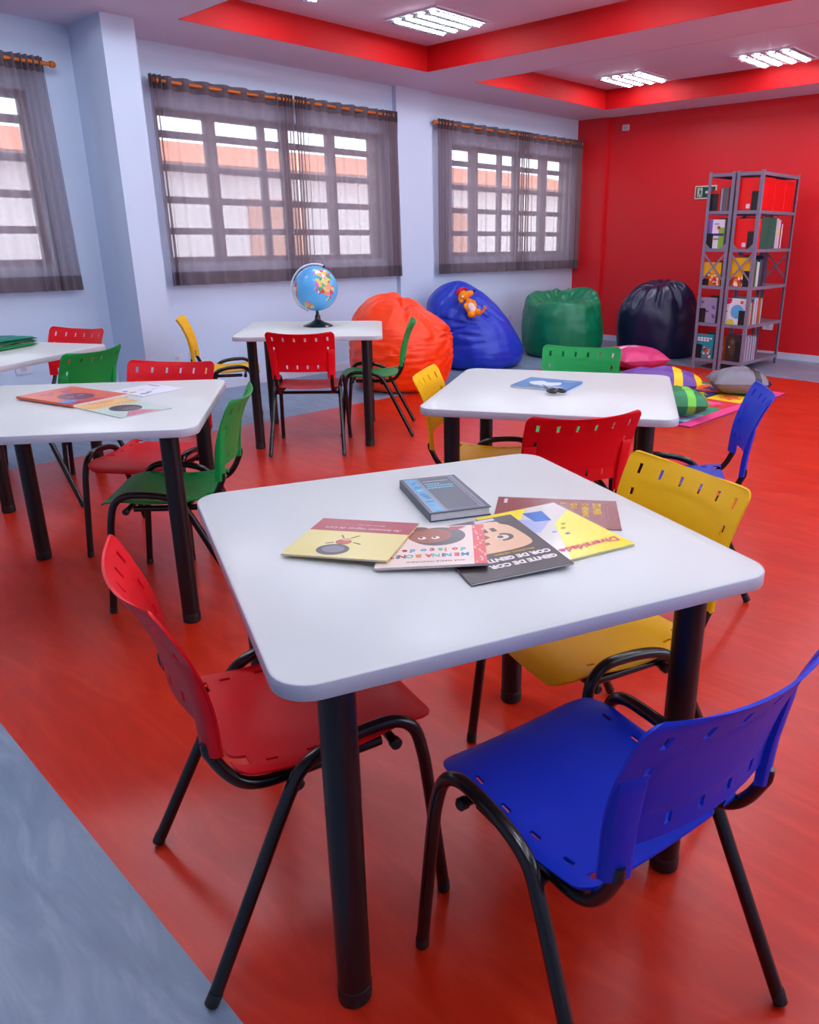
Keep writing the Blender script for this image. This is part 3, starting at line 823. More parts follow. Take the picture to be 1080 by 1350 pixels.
def a_fire(t, w, h):
    rnd = random.Random(9)
    plate(t, 'cover_art', rect(.001, .001, w - .001, h*.4), (206, 92, 24))
    for k in range(26): plate(t, 'cover_art', disc(w*(.1 + .8*rnd.random()), h*(.06 + .5*rnd.random()), .013, 8), rnd.choice([(190, 40, 24), (246, 214, 170), (120, 30, 20), (240, 150, 40), (236, 232, 214)]), -.001 - .00002*k)
def a_green(t, w, h):
    plate(t, 'cover_art', rect(.001, .001, w*.32, h - .001), (128, 92, 176)); plate(t, 'cover_art', rect(w*.70, .001, w - .001, h*.72), (132, 180, 40)); plate(t, 'cover_art', rect(w*.3, h*.44, w - .001, h*.52), (50, 46, 120), -.001); plate(t, 'cover_art', disc(w*.68, h*.72, w*.09, 12), (150, 66, 50), -.0012)
    plate(t, 'cover_art', rect(w*.42, h*.82, w*.68, h*.87), (150, 150, 160)); plate(t, 'cover_art', rect(w*.42, h*.3, w*.74, h*.35), (110, 110, 140), -.0012)
LB = [(0, 'teal picture book with white blocks and a colourful heap, lowest gap of the left bookcase', (26, 140, 156), .26, a_teal),
      (1, 'lilac grey picture book with violet marks, second lowest gap of the left bookcase', (150, 140, 172), .262, a_lil),
      (2, 'yellow and orange picture book behind the cross brace of the left bookcase', (244, 186, 30), .235, a_fire),
      (3, 'white, purple and green picture book in the second gap from the top, left bookcase', (222, 220, 230), .285, a_green),
      (4, 'small red book behind a bookend in the top gap of the left bookcase', (200, 20, 24), .2, None)]
BK = [[((96, 96, 104), 'grey'), ((40, 60, 60), 'dark green')], [((40, 38, 60), 'dark indigo'), ((30, 30, 36), 'black')], [((140, 140, 60), 'olive'), ((40, 46, 80), 'navy')], [((40, 84, 66), 'bottle green'), ((60, 60, 70), 'charcoal')], [((110, 108, 124), 'grey'), ((196, 170, 120), 'tan')]]
for g, lab, rgb, h, art in LB:
    z = SHZ[g] + .0018
    w1 = aw1 - .05 if g in (0, 2) else aw1 - .06
    if g == 4: w1 = aw0 + .115
    vbook(lab, aw0 + .004, w1, Y0, .03, z, h, rgb, art)
    for k, (c2, nm) in enumerate(BK[g]):
        vbook('%s book standing behind the front one in the %s gap of the left bookcase' % (nm, GAPS[g]), w1 - .18 + .062 if g != 4 else aw0 + .13, aw1 - .004 if k == 0 else aw1 - .012, Y0 + .034 + k*.05, .045, z, h - .005 + .02*k, c2, group='books at the back of the left bookcase')
    bookend('black bookend at the front left of the %s gap, left bookcase' % GAPS[g], aw0 + .002, Y0 - .004, SHZ[g] + .0002, .08 if g != 4 else .098, [.15, .15, .07, .15, .165][g])
for k, (th, rgb, nm) in enumerate(((.02, (150, 148, 160), 'pale grey'), (.045, (98, 96, 112), 'mid grey'), (.014, (150, 100, 60), 'brown'), (.03, (60, 60, 84), 'slate'))):
    x = aw0 + .122 + [0, .022, .069, .085][k]
    t = thing('book', '%s book standing edge on in the top gap of the left bookcase' % nm, 'book', (x, Y0 + .002, SHZ[4] + .0018), group='books in the top gap of the left bookcase')
    m = MB(); m.box((0, 0, 0), (th, .0025, .215 + .004*k)); m.box((0, .0025, 0), (.0015, .03, .215 + .004*k)); m.box((th - .0015, .0025, 0), (th, .03, .215 + .004*k)); m.build('cover', flat(rgb), t, smooth=False)
    m = MB(); m.box((.0015, .0025, .002), (th - .0015, .03, .212)); m.build('pages', M_paper, t, smooth=False)

# ------------------------------------------------------------------ bean bags
def bean_bag(name, label, c, prof, material, fn, seed, seg=120, rings=76):
    t = thing(name, label, 'bean bag', (c[0], c[1], 0), group='bean bags by the walls')
    m = MB(); vs = []; fs = []
    # arc length resample of the profile
    P = catmull([(r, 0, z) for r, z in prof], 12)
    L = [0]
    for a, b_ in zip(P, P[1:]): L.append(L[-1] + (b_ - a).length)
    def at(u):
        d = u * L[-1]
        for i in range(len(P) - 1):
            if d <= L[i+1]:
                q = (d - L[i]) / max(L[i+1] - L[i], 1e-9); return P[i].lerp(P[i+1], q)
        return P[-1]
    for j in range(rings + 1):
        p = at(j / rings)
        for k in range(seg):
            th = 2 * PI * k / seg
            x, y, zz = fn(th, max(p.x, 0), p.z, j / rings)
            vs.append((x, y, max(zz, 0.0)))
    for j in range(rings):
        for k in range(seg):
            l = (k + 1) % seg; fs.append((j*seg+k, j*seg+l, (j+1)*seg+l, (j+1)*seg+k))
    m.add(vs, fs)
    m.build('cover', material, t, angle=180)
    return t
def fbm(x, y, z_, o=4): return noise.fractal(Vector((x, y, z_)), 1.0, 2.0, o)
VIEW = lambda c: math.atan2(-c[1], -c[0])           # direction from a bag towards the middle of the room
def leatherette(name, rgb, rough, zs, strength):
    m = mat(name, rgb, rough, spec=.4); nt = m.node_tree; b = nt.nodes['Principled BSDF']
    tc = nt.nodes.new('ShaderNodeTexCoord'); mp = nt.nodes.new('ShaderNodeMapping'); mp.inputs['Scale'].default_value = (1, 1, zs)
    nt.links.new(tc.outputs['Object'], mp.inputs['Vector'])
    n = nt.nodes.new('ShaderNodeTexNoise'); n.noise_type = 'RIDGED_MULTIFRACTAL'; n.inputs['Scale'].default_value = 3.2; n.inputs['Detail'].default_value = 3; n.inputs['Distortion'].default_value = .8
    nt.links.new(mp.outputs['Vector'], n.inputs['Vector'])
    bp = nt.nodes.new('ShaderNodeBump'); bp.inputs['Strength'].default_value = strength; bp.inputs['Distance'].default_value = .018
    nt.links.new(n.outputs['Fac'], bp.inputs['Height']); nt.links.new(bp.outputs['Normal'], b.inputs['Normal'])
    return m
M_bo = leatherette('orange_leatherette', (246, 62, 6), .38, 4.5, .5)
M_bb = leatherette('blue_leatherette', (22, 52, 180), .36, 2.5, .4)
M_bg = leatherette('green_leatherette', (0, 112, 74), .38, 2.2, .35)
M_bn = leatherette('navy_leatherette', (16, 18, 56), .36, 1.2, .2)

c = (-5.47, 4.88); va = VIEW(c); ra = va + PI / 2       # ra: towards the right as seen from the room
def wrinkle(a, w): return math.exp(-(a / w) ** 2)
def f_or(th, r, z, u):
    d = math.atan2(math.sin(th - va), math.cos(th - va))     # 0 faces the room, +90 deg is image right
    side = math.sin(d); top = sm(.42, .92, z)
    xr = r * side
    h = z * .94 - .15 * max(side, 0) * top - .05 * top * max(math.cos(d), 0)
    h -= .055 * wrinkle(xr - .03, .045) * top * (.4 + .6 * max(math.cos(d), 0)) - .035 * wrinkle(xr - .15, .07) * top
    rr = r * (1 + .03 * math.cos(2 * d + .4))
    # folds that fan out from the knot on the right shoulder
    kd, kz = 1.35, .60
    ang = math.atan2(z - kz, (d - kd) * .45); dist = math.hypot(z - kz, (d - kd) * .45)
    fan = .034 * math.sin(11 * ang + 3 * fbm(d * 1.5, z * 3, 2)) * math.exp(-(dist / .22) ** 2) * sm(.03, .09, dist)
    rr += fan - .05 * wrinkle(dist, .06)
    rr -= .065 * wrinkle(d - .75 - .9 * (z - .6), .11) * sm(.5, .68, z) + .045 * wrinkle(d - .2 - 1.6 * (z - .7), .07) * sm(.58, .72, z)
    low = 1 - sm(.42, .62, z)
    ph = z * 95 + 9 * fbm(th * 1.6, z * 2.5, 3, 3) + 3 * math.sin(3 * d)
    rr += .008 * math.sin(ph) * low * sm(.04, .1, z) * (0.5 + .5 * fbm(th * 3, z * 4, 8, 2) + .3)
    rr += .016 * fbm(math.cos(th) * 3, math.sin(th) * 3, z * 4, 3) * min(1, r / .15)
    return rr * math.cos(th), rr * math.sin(th), h + .012 * fbm(math.cos(th) * 3, math.sin(th) * 3, r * 5) * top
bean_bag('bean_bag', 'orange bean bag behind the green chair of the globe table', c, [(0, 0), (.30, 0), (.42, .03), (.475, .14), (.50, .30), (.495, .48), (.46, .65), (.385, .79), (.27, .885), (.14, .915), (0, .92)], M_bo, f_or, 1)

c = (-5.83, 6.36); vb = VIEW(c)
def f_bl(th, r, z, u):
    d = math.atan2(math.sin(th - vb), math.cos(th - vb)); side = math.sin(d)
    top = sm(.12, .85, z)
    rr = r * (1 + .05 * math.cos(2 * d))
    x = rr * math.cos(th); y = rr * math.sin(th)
    lean = -.20 * top                                   # the peak hangs over to the left
    x += lean * math.cos(vb + PI / 2); y += lean * math.sin(vb + PI / 2)
    h = z * .985 - (.10 * max(math.cos(d), 0) + .05 * max(side, 0)) * sm(.35, .9, z) * min(1, r / .2)
    q = fbm(math.cos(th) * 2.4, math.sin(th) * 2.4, z * 3.2 + 9, 3) * .022
    fold = 0
    for a, d0, sl, w, z0, z1 in ((.040, .55, -1.3, .085, .50, .86), (.030, .95, -.9, .075, .44, .80), (.026, 1.35, -.7, .08, .36, .74), (.026, -.25, 1.8, .08, .52, .86), (.022, -.75, 1.2, .09, .56, .88)):
        fold += a * wrinkle(d - d0 - sl * (z - .62), w) * sm(z0, z0 + .12, z) * (1 - sm(z1, z1 + .08, z))
    for a, zc, dc, dw, w, sl in ((.020, .56, -.35, .40, .022, -.10), (.018, .47, -.15, .42, .020, .12), (.016, .39, -.1, .35, .018, -.06), (.012, .30, 0, .45, .02, .05), (.015, .63, .75, .2, .025, .3)):
        fold += a * wrinkle(z - zc - sl * (d - dc), w) * wrinkle(d - dc, dw)
    low = 1 - sm(.2, .32, z)
    q += .004 * math.sin(z * 110 + 8 * fbm(th * 1.5, z * 2, 5, 3)) * low * sm(.03, .08, z)
    rr2 = (q - 1.6 * fold) * min(1, r / .12)
    return x + rr2 * math.cos(th), y + rr2 * math.sin(th), h
bean_bag('bean_bag', 'blue bean bag with an orange plush toy lying on it', c, [(0, 0), (.34, 0), (.47, .025), (.525, .12), (.52, .28), (.485, .45), (.44, .60), (.365, .74), (.24, .86), (.09, .915), (0, .92)], M_bb, f_bl, 2)

c = (-5.64, 7.66); vg = VIEW(c)
def f_gr(th, r, z, u):
    d = math.atan2(math.sin(th - vg), math.cos(th - vg))
    top = sm(.52, .8, z)
    lip = .014 * math.sin(3 * d + .8) + .008 * math.sin(5 * d + 2) - .070 * math.cos(d) + .01 * math.sin(d)
    h = z + lip * top * min(1, r / .25)
    rr = r * (1 + .025 * math.cos(3 * d))
    rr += fbm(math.cos(th) * 2.6, math.sin(th) * 2.6, z * 3, 3) * .014 * min(1, r / .15)
    ins = sm(.66, .74, u) * (1 - sm(.95, 1, u))
    n = fbm(math.cos(th) * 2, math.sin(th) * 2, r * 4 + 3, 3)
    rr += ins * .010 * math.sin(6 * d + 5 * n) * min(1, r / .2)
    h += ins * (.010 * math.sin(4 * d + 6 * n + 9 * r) + .04 * n) * min(1, r / .12)
    rr += .004 * math.sin(z * 90 + 7 * fbm(th * 1.4, z * 2, 1, 3)) * (1 - sm(.12, .25, z)) * sm(.03, .08, z)
    rr -= .02 * wrinkle(d - 1.05 + .5 * (z - .6), .05) * sm(.45, .6, z) * (1 - ins)
    return rr * 1.03 * math.cos(th), rr * 1.03 * math.sin(th), h * .87
bean_bag('bean_bag', 'green bean bag in the corner between window wall and red wall', c, [(0, 0), (.33, 0), (.43, .03), (.47, .14), (.48, .30), (.47, .48), (.45, .64), (.425, .74), (.385, .795), (.33, .79), (.24, .73), (.12, .69), (0, .685)], M_bg, f_gr, 3)

c = (-4.80, 8.46); vn = VIEW(c)
def f_na(th, r, z, u):
    d = th - vn
    top = sm(.5, .85, z)
    h = z + top * (.03 * math.sin(d) + .02 * math.sin(2 * d + 1) - .05 * max(math.cos(d), 0)) * min(1, r / .1)
    rr = r + fbm(math.cos(th) * 2, math.sin(th) * 2, z * 2.5 + 4, 3) * .010 * min(1, r / .15)
    pk = sm(.56, .70, u) * (1 - sm(.95, 1, u))
    fold = abs(math.sin(5.5 * d + 1.5 * fbm(th * 1.2, 3, z * 2))) ** .7
    rr -= pk * .035 * (1 - fold) * min(1, r / .2); h -= pk * .05 * (1 - fold) * min(1, r / .15)
    return rr * 1.02 * math.cos(th), rr * 1.02 * math.sin(th), h * .985
bean_bag('bean_bag', 'navy blue bean bag against the red wall, left of the bookcases', c, [(0, 0), (.34, 0), (.44, .03), (.465, .14), (.475, .32), (.468, .50), (.43, .66), (.36, .78), (.27, .86), (.17, .885), (.08, .865), (0, .85)], M_bn, f_na, 4)

# ------------------------------------------------------------------ patchwork mat and cushions
MX0, MX1, MY0, MY1 = -4.40, -2.62, 5.23, 7.04
t = thing('play_mat', 'patchwork play mat with a pink border on the red floor before the bookcases', 'mat', ((MX0 + MX1) / 2, (MY0 + MY1) / 2, 0))
ox, oy = t.location.x, t.location.y; bw = .10
m = MB(); m.box((MX0 - ox, MY0 - oy, .0005), (MX1 - ox, MY1 - oy, .008)); m.build('backing', flat((70, 60, 110), .8), t, smooth=False)
for nm, q, rgb in (('border', (MX1 - bw, MY0, MX1, MY1), (226, 60, 130)), ('border', (MX0, MY0, MX1 - bw, MY0 + bw), (44, 36, 104)), ('border', (MX0, MY1 - bw, MX1 - bw, MY1), (20, 128, 90)), ('border', (MX0, MY0 + bw, MX0 + bw, MY1 - bw), (120, 60, 150))):
    m = MB(); m.box((q[0] - ox, q[1] - oy, .008), (q[2] - ox, q[3] - oy, .013)); m.build(nm, mat('felt_%d' % rgb[0], rgb, .85, bump=.1, bscale=200), t, smooth=False)
pal = [(198, 36, 40), (240, 196, 10), (52, 40, 110), (236, 92, 30), (150, 190, 226), (226, 84, 150), (30, 140, 90), (130, 80, 170)]
lay = [[1, 4, 7, 2, 6], [5, 6, 3, 0, 4], [2, 0, 1, 5, 7], [4, 3, 2, 4, 5], [0, 1, 3, 6, 2]]    # last row lies along the pink border
acc = [(240, 196, 10), (236, 92, 30), (30, 120, 70), (226, 84, 150), (60, 60, 150)]
px = (MX1 - bw - MX0 - bw) / 5; py = (MY1 - MY0 - 2*bw) / 5
for i in range(5):
    for j in range(5):
        x0 = MX0 + bw + i*px - ox; y0 = MY0 + bw + j*py - oy
        if i == 4: rgb = pal[[4, 6, 0, 1, 6][j]]
        elif i == 3: rgb = pal[[1, 5, 7, 2, 3][j]]
        elif i == 2: rgb = pal[[5, 3, 1, 0, 4][j]]
        else: rgb = pal[lay[i][j]]
        m = MB(); m.box((x0 + .002, y0 + .002, .008), (x0 + px - .002, y0 + py - .002, .0145)); p = m.build('patch', flat(rgb, .85), t, smooth=False)
        a = acc[{1: 1, 2: 0, 3: 4, 0: 3}.get(pal.index(rgb), (i*2 + j) % 5)]
        if a == rgb: a = acc[(i*2 + j + 1) % 5]
        m = MB(); k = (i + j) % 3; cx, cy = x0 + px/2, y0 + py/2
        if k == 0: pts = [(cx + (.10 if q % 2 == 0 else .045)*math.cos(PI*q/5), cy + (.10 if q % 2 == 0 else .045)*math.sin(PI*q/5)) for q in range(10)]
        elif k == 1: pts = [(cx + (.075 + .025*math.cos(5*2*PI*q/30))*math.cos(2*PI*q/30), cy + (.075 + .025*math.cos(5*2*PI*q/30))*math.sin(2*PI*q/30)) for q in range(30)]
        else: pts = [(cx - .10, cy - .05), (cx - .02, cy - .06), (cx + .05, cy - .04), (cx + .10, cy - .07), (cx + .10, cy + .05), (cx + .05, cy + .03), (cx, cy + .07), (cx - .06, cy + .05)]
        m.poly(pts, .0145, .0175); m.build('applique', flat(a, .85), p, smooth=False)

def cushion(name, label, loc, ang, L, W, H, zones, mats, tilt=0, seed=0, ends=.0):
    """zones: list of (u_end, part name, material key)"""
    t = thing(name, label, 'cushion', loc, rot=(0, tilt, R(ang)), group='cushions on the floor')
    def P(u, v, s):
        e = max(1 - abs(u)**2.6, 0)**.62 * max(1 - abs(v)**2.6, 0)**.55
        px_ = .5 * L * u * (1 - .07 * (1 - abs(u)) * 0 - .06 * (v*v) * abs(u)**3 * 0)
        pinch = 1 - .10 * (1 - (2*abs(v) - 1)**2) * abs(u)**4
        wv = 1 - .55 * sm(.78, 1, abs(u)) * ends
        py_ = .5 * W * v * wv * (1 - .10 * (1 - u*u) * abs(v)**4 * 0)
        n = fbm(u * 2.3 + seed, v * 2.3, seed * 3.1, 3) * .018 * e
        wrk = .008 * math.sin(14 * v + 3 * fbm(u * 2, v, seed)) * sm(.55, .95, abs(u)) * e
        return (px_ * pinch, py_, H * .5 + s * H * .5 * e + (n + wrk) * (s > 0))
    nu, nv = 48, 28
    prev = -1.0
    for ue, nm, mk in zones:
        us = [prev + (ue - prev) * i / max(4, int(nu * (ue - prev) / 2)) for i in range(max(4, int(nu * (ue - prev) / 2)) + 1)]
        mb = MB()
        for s in (1, -1):
            vs = []; fs = []; n = nv + 1
            for u in us:
                for j in range(n): vs.append(P(u, -1 + 2 * j / nv, s))
            for i in range(len(us) - 1):
                for j in range(nv):
                    q = (i*n+j, (i+1)*n+j, (i+1)*n+j+1, i*n+j+1); fs.append(q if s > 0 else tuple(reversed(q)))
            mb.add(vs, fs)
        mb.build(nm, mats[mk], t, angle=180)
        prev = ue
    return t
def sat(name, rgb): return mat(name, rgb, .45, bump=.15, bscale=25)
K_ = {'g': sat('green_cushion_cloth', (0, 118, 66)), 'lg': sat('lime_cushion_cloth', (110, 200, 60)), 'p': sat('purple_cushion_cloth', (98, 58, 150)), 'y': sat('yellow_cushion_cloth', (246, 206, 0)),
      'k': sat('pink_cushion_cloth', (214, 58, 118)), 'w': sat('pale_pink_cushion_cloth', (236, 190, 214)), 'gr': sat('grey_cushion_cloth', (120, 120, 132)), 'b': sat('black_cushion_cloth', (30, 30, 36))}
cushion('cushion', 'green cushion with a lime stripe at the near edge of the mat', (-2.93, 5.47, .0178), 42, .58, .42, .22, [(.30, 'cover', 'g'), (.52, 'stripe', 'lg'), (.86, 'end_panel', 'g'), (1, 'tip', 'lg')], K_, seed=1, ends=.8)
cushion('cushion', 'purple cushion with a yellow stripe, behind the green cushion', (-3.46, 6.20, .0178), 34, .78, .46, .225, [(.30, 'cover', 'p'), (.50, 'stripe', 'y'), (.80, 'end_panel', 'p'), (1, 'tip', 'y')], K_, seed=2, ends=.9)
cushion('cushion', 'pink cushion with a pale stripe, before the navy bean bag', (-4.42, 7.36, .0005), -30, .62, .55, .24, [(-.25, 'cover', 'k'), (.05, 'stripe', 'w'), (1, 'end_panel', 'k')], K_, seed=3)
cushion('cushion', 'silver grey cushion with a black stripe at the far end of the mat', (-2.93, 6.70, .0178), 40, .52, .42, .23, [(.36, 'cover', 'gr'), (.58, 'stripe', 'b'), (.80, 'end_panel', 'gr'), (1, 'tip', 'b')], K_, seed=4, ends=.3)

# ------------------------------------------------------------------ things on the walls
def outlet(label, loc, rz, w=.118, h=.075, name='wall_outlet', cat='outlet'):
    t = thing(name, label, cat, loc, rz, group='wall outlets')
    m = MB(); m.rbox((-w/2, -h/2, 0), (w/2, h/2, .009), .008, mtx=Matrix.Rotation(PI/2, 4, 'X')); m.build('cover_plate', M_base, t)
    m = MB(); m.rbox((-.02, -.02, .009), (.02, .02, .012), .006, mtx=Matrix.Rotation(PI/2, 4, 'X')); s = m.build('socket', M_edge, t)
    for k in (-1, 0, 1):
        m = MB(); m.tube([(k*.009, -.0122, .004*(k == 0)), (k*.009, -.0128, .004*(k == 0))], .0022, 8); m.build('hole', M_cap, s)
# faces -y at rz = 0; turned to face +x on the window wall
outlet('white wall outlet beside the far left chairs, right one of two', (XL, 1.965, .375), PI/2)
outlet('white wall outlet beside the far left chairs, left one of two', (XL, 1.75, .385), PI/2)
outlet('white wall outlet behind the yellow chair of the globe table, right one', (XL, 3.39, .335), PI/2)
outlet('white wall outlet behind the yellow chair of the globe table, left one', (XL, 3.21, .325), PI/2)
outlet('white wall outlet between the blue and green bean bags', (XL, 7.80, .38), PI/2)
outlet('white wall outlet on the red wall beside the right bookcase', (-3.735, YB, .365), 0, .125, .085)
t = thing('wall_sensor', 'small white box high on the red wall', 'sensor', (-5.88, YB, 2.69))
m = MB(); m.rbox((-.045, -.035, 0), (.045, .035, .035), .008, mtx=Matrix.Rotation(PI/2, 4, 'X')); m.build('case', M_base, t)
m = MB(); m.rbox((-.028, -.02, .035), (.028, .012, .039), .006, mtx=Matrix.Rotation(PI/2, 4, 'X')); m.build('lens', M_edge, t)
t = thing('exit_sign', 'small green exit sign on the red wall, half behind the left bookcase', 'sign', (-4.70, YB, 1.885))
m = MB(); m.box((-.14, -.012, -.075), (.14, 0, .075)); m.build('frame', flat((214, 206, 190), .5), t, smooth=False)
m = MB(); m.box((-.125, -.014, -.06), (.125, -.012, .06)); m.build('panel', flat((10, 74, 56), .4), t, smooth=False)
m = MB()
for q in ([(-.105, -.05), (-.04, -.05), (-.04, .05), (-.105, .05)],):
    m.add([(x, -.0145, z_) for x, z_ in q], [(0, 1, 2, 3)])
m.build('door_symbol', flat((206, 214, 200), .5), t, smooth=False)
m = MB(); m.add([(x, -.0148, z_) for x, z_ in disc(-.07, .032, .009, 12)], [tuple(range(12))])
for q in ([(-.086, .018), (-.06, .022), (-.056, -.008), (-.078, -.008)], [(-.078, -.008), (-.066, -.008), (-.086, -.045), (-.096, -.043)], [(-.068, -.008), (-.056, -.008), (-.048, -.042), (-.058, -.044)], [(-.06, .018), (-.046, .004), (-.051, -.001), (-.064, .010)]):
    m.add([(x, -.0148, z_) for x, z_ in q], [(0, 1, 2, 3)])
m.build('running_figure', flat((10, 74, 56), .4), t, smooth=False)
m = MB(); m.add([(x, -.0145, z_) for x, z_ in [(.0, -.014), (.06, -.014), (.06, -.035), (.105, 0), (.06, .035), (.06, .014), (0, .014)]], [(0, 1, 2, 3, 4, 5, 6)]); m.build('arrow', flat((206, 214, 200), .5), t, smooth=False)

# ------------------------------------------------------------------ globe
t = thing('globe', 'desk globe with blue seas and coloured countries on the white table', 'globe', (-4.575, 3.30, TZ))
GR, GZ = .152, .258
m = MB(); m.lathe([(.104, 0), (.106, .004), (.098, .010), (.072, .022), (.045, .032), (.026, .042), (.02, .052), (.018, .075), (.012, .078), (.010, .105)], 32); m.build('base', M_black, t)
tilt = Matrix.Translation((0, 0, GZ)) @ Matrix.Rotation(R(47), 4, 'Z') @ Matrix.Rotation(R(23.5), 4, 'Y')
m = MB()
arc = [tilt @ Vector(((GR + .014) * math.cos(R(a)) * -1, 0, (GR + .014) * math.sin(R(a)))) for a in range(-92, 93, 6)]
m.tube(arc, .0062, 8); m.build('meridian_arm', mat('clear_white_plastic', (226, 228, 236), .25), t)
for s in (-1, 1):
    m = MB(); m.tube([tilt @ Vector((0, 0, s*(GR - .002))), tilt @ Vector((0, 0, s*(GR + .018)))], .008, 10); m.build('axis_pin', M_cap if s > 0 else M_base, t)
gm = bpy.data.materials.new('world_map'); gm.use_nodes = True; nt = gm.node_tree; pb = nt.nodes['Principled BSDF']; pb.inputs['Roughness'].default_value = .22
tc = nt.nodes.new('ShaderNodeTexCoord')
vo = nt.nodes.new('ShaderNodeTexVoronoi'); vo.inputs['Scale'].default_value = 34
nt.links.new(tc.outputs['Object'], vo.inputs['Vector'])
cr = nt.nodes.new('ShaderNodeValToRGB'); cr.color_ramp.interpolation = 'CONSTANT'; es = cr.color_ramp.elements
cols = [(232, 206, 80), (206, 70, 80), (60, 166, 110), (190, 110, 206), (230, 150, 120), (220, 206, 130), (206, 60, 130), (240, 240, 240)]
es[0].color = (*s2l(cols[0]), 1); es[1].position = .125; es[1].color = (*s2l(cols[1]), 1)
for k in range(2, 8): e = es.new(k * .125); e.color = (*s2l(cols[k]), 1)
sx = nt.nodes.new('ShaderNodeSeparateColor'); nt.links.new(vo.outputs['Color'], sx.inputs['Color']); nt.links.new(sx.outputs[0], cr.inputs['Fac'])
# land masses: soft discs placed on the ball, edges broken up by noise
nz = nt.nodes.new('ShaderNodeTexNoise'); nz.inputs['Scale'].default_value = 16; nz.inputs['Detail'].default_value = 6; nt.links.new(tc.outputs['Object'], nz.inputs['Vector'])
acc_ = None
def math_node(op, a=None, b_=None, va_=None, vb_=None):
    n_ = nt.nodes.new('ShaderNodeMath'); n_.operation = op
    if a is not None: nt.links.new(a, n_.inputs[0])
    if b_ is not None: nt.links.new(b_, n_.inputs[1])
    if va_ is not None: n_.inputs[0].default_value = va_
    if vb_ is not None: n_.inputs[1].default_value = vb_
    return n_.outputs[0]
vd = Vector((4.575, -3.30, .05)).normalized(); rt_ = Vector((.734, .68, 0)); up_ = Vector((0, 0, 1))
lands = [(.33, .16, .058), (.50, .34, .055), (.14, .42, .028), (.72, -.02, .036), (.68, -.42, .022), (.40, -.06, .030), (.62, .55, .045), (-.36, -.66, .034), (-.90, .10, .045), (.28, .70, .045), (-.86, -.36, .03)]
back = [(-.3, .2, .09), (.4, -.3, .08), (.1, .5, .07)]
for k, (a, b_, rad) in enumerate(lands + back):
    w_ = max(0.0, 1 - a*a - b_*b_) ** .5 * (1 if k < len(lands) else -1)
    p_ = (rt_ * a + up_ * b_ + vd * w_) * GR
    vm = nt.nodes.new('ShaderNodeVectorMath'); vm.operation = 'DISTANCE'; nt.links.new(tc.outputs['Object'], vm.inputs[0]); vm.inputs[1].default_value = p_
    o_ = math_node('SUBTRACT', vm.outputs['Value'], None, None, rad)
    acc_ = o_ if acc_ is None else math_node('MINIMUM', acc_, o_)
wob = math_node('MULTIPLY_ADD', nz.outputs['Fac'], None, None, .13); wob.node.inputs[2].default_value = -.065
edge = math_node('ADD', acc_, wob); land = math_node('LESS_THAN', edge, None, None, 0.0)
mx = nt.nodes.new('ShaderNodeMix'); mx.data_type = 'RGBA'; mx.inputs[6].default_value = (*s2l((92, 176, 232)), 1)
nt.links.new(land, mx.inputs[0]); nt.links.new(cr.outputs['Color'], mx.inputs[7]); nt.links.new(mx.outputs[2], pb.inputs['Base Color'])
m = MB(); m.ellipsoid((0, 0, 0), (GR, GR, GR), 0, 48, 32); g = m.build('ball', gm, t, angle=180, loc=(0, 0, GZ))

# ------------------------------------------------------------------ books on the tables
def text_on(parent, body, size, rgb, x, y, z, rz=0.0, align='LEFT', shear=0.0, name='title', sx=1.0, bold=0.0):
    cu = bpy.data.curves.new('lettering', 'FONT'); cu.body = body; cu.size = size; cu.align_x = align; cu.align_y = 'BOTTOM_BASELINE'; cu.shear = shear; cu.resolution_u = 2; cu.extrude = 0.00012; cu.offset = bold
    o = bpy.data.objects.new('lettering', cu); COL.objects.link(o)
    bpy.context.view_layer.update()
    me = bpy.data.meshes.new_from_object(o.evaluated_get(bpy.context.evaluated_depsgraph_get()))
    bpy.data.objects.remove(o); bpy.data.curves.remove(cu)
    me.materials.clear(); me.materials.append(flat(rgb, .4))
    return share(me, name, parent, (x, y, z), (0, 0, rz), (sx, 1, 1))
def tbook(label, c, ang, w, h, th, z, rgb, rough=.3, tilt=(0, 0), name='book', group=None, cov=.0006, spine='left'):
    """book lying flat, local x = right of its cover, y = up its cover; centre at c"""
    t = thing(name, label, 'book', (c[0], c[1], z), rot=(tilt[0], tilt[1], R(ang)), group=group)
    k = cov if th < .012 else .002
    m = MB(); m.box((-w/2, -h/2, 0), (w/2, h/2, k)); m.box((-w/2, -h/2, th - k), (w/2, h/2, th))
    m.box((-w/2, -h/2, k), (-w/2 + k, h/2, th - k)) if spine == 'left' else m.box((w/2 - k, -h/2, k), (w/2, h/2, th - k))
    m.build('cover', flat(rgb, rough), t, smooth=False)
    i = .0008 if th < .012 else .003
    m = MB(); m.box((-w/2 + k, -h/2 + i, k), (w/2 - i, h/2 - i, th - k)) if spine == 'left' else m.box((-w/2 + i, -h/2 + i, k), (w/2 - k, h/2 - i, th - k)); m.build('pages', M_paper, t, smooth=False)
    t['top'] = th
    return t
def art(t, pts, rgb, lift=.0002, rough=.3, name='cover_art'):
    z = t['top']; m = MB(); m.poly(pts, z, z + lift); return m.build(name, flat(rgb, rough), t, smooth=False)
def R2(x0, y0, x1, y1): return [(x0, y0), (x1, y0), (x1, y1), (x0, y1)]
def D2(cx, cy, a, b_=None, n=20, a0=0, a1=360): return [(cx + a*math.cos(R(a0 + (a1-a0)*k/(n if a1-a0 == 360 else n-1))), cy + (b_ or a)*math.sin(R(a0 + (a1-a0)*k/(n if a1-a0 == 360 else n-1)))) for k in range(n)]
Z = TZ + .0004
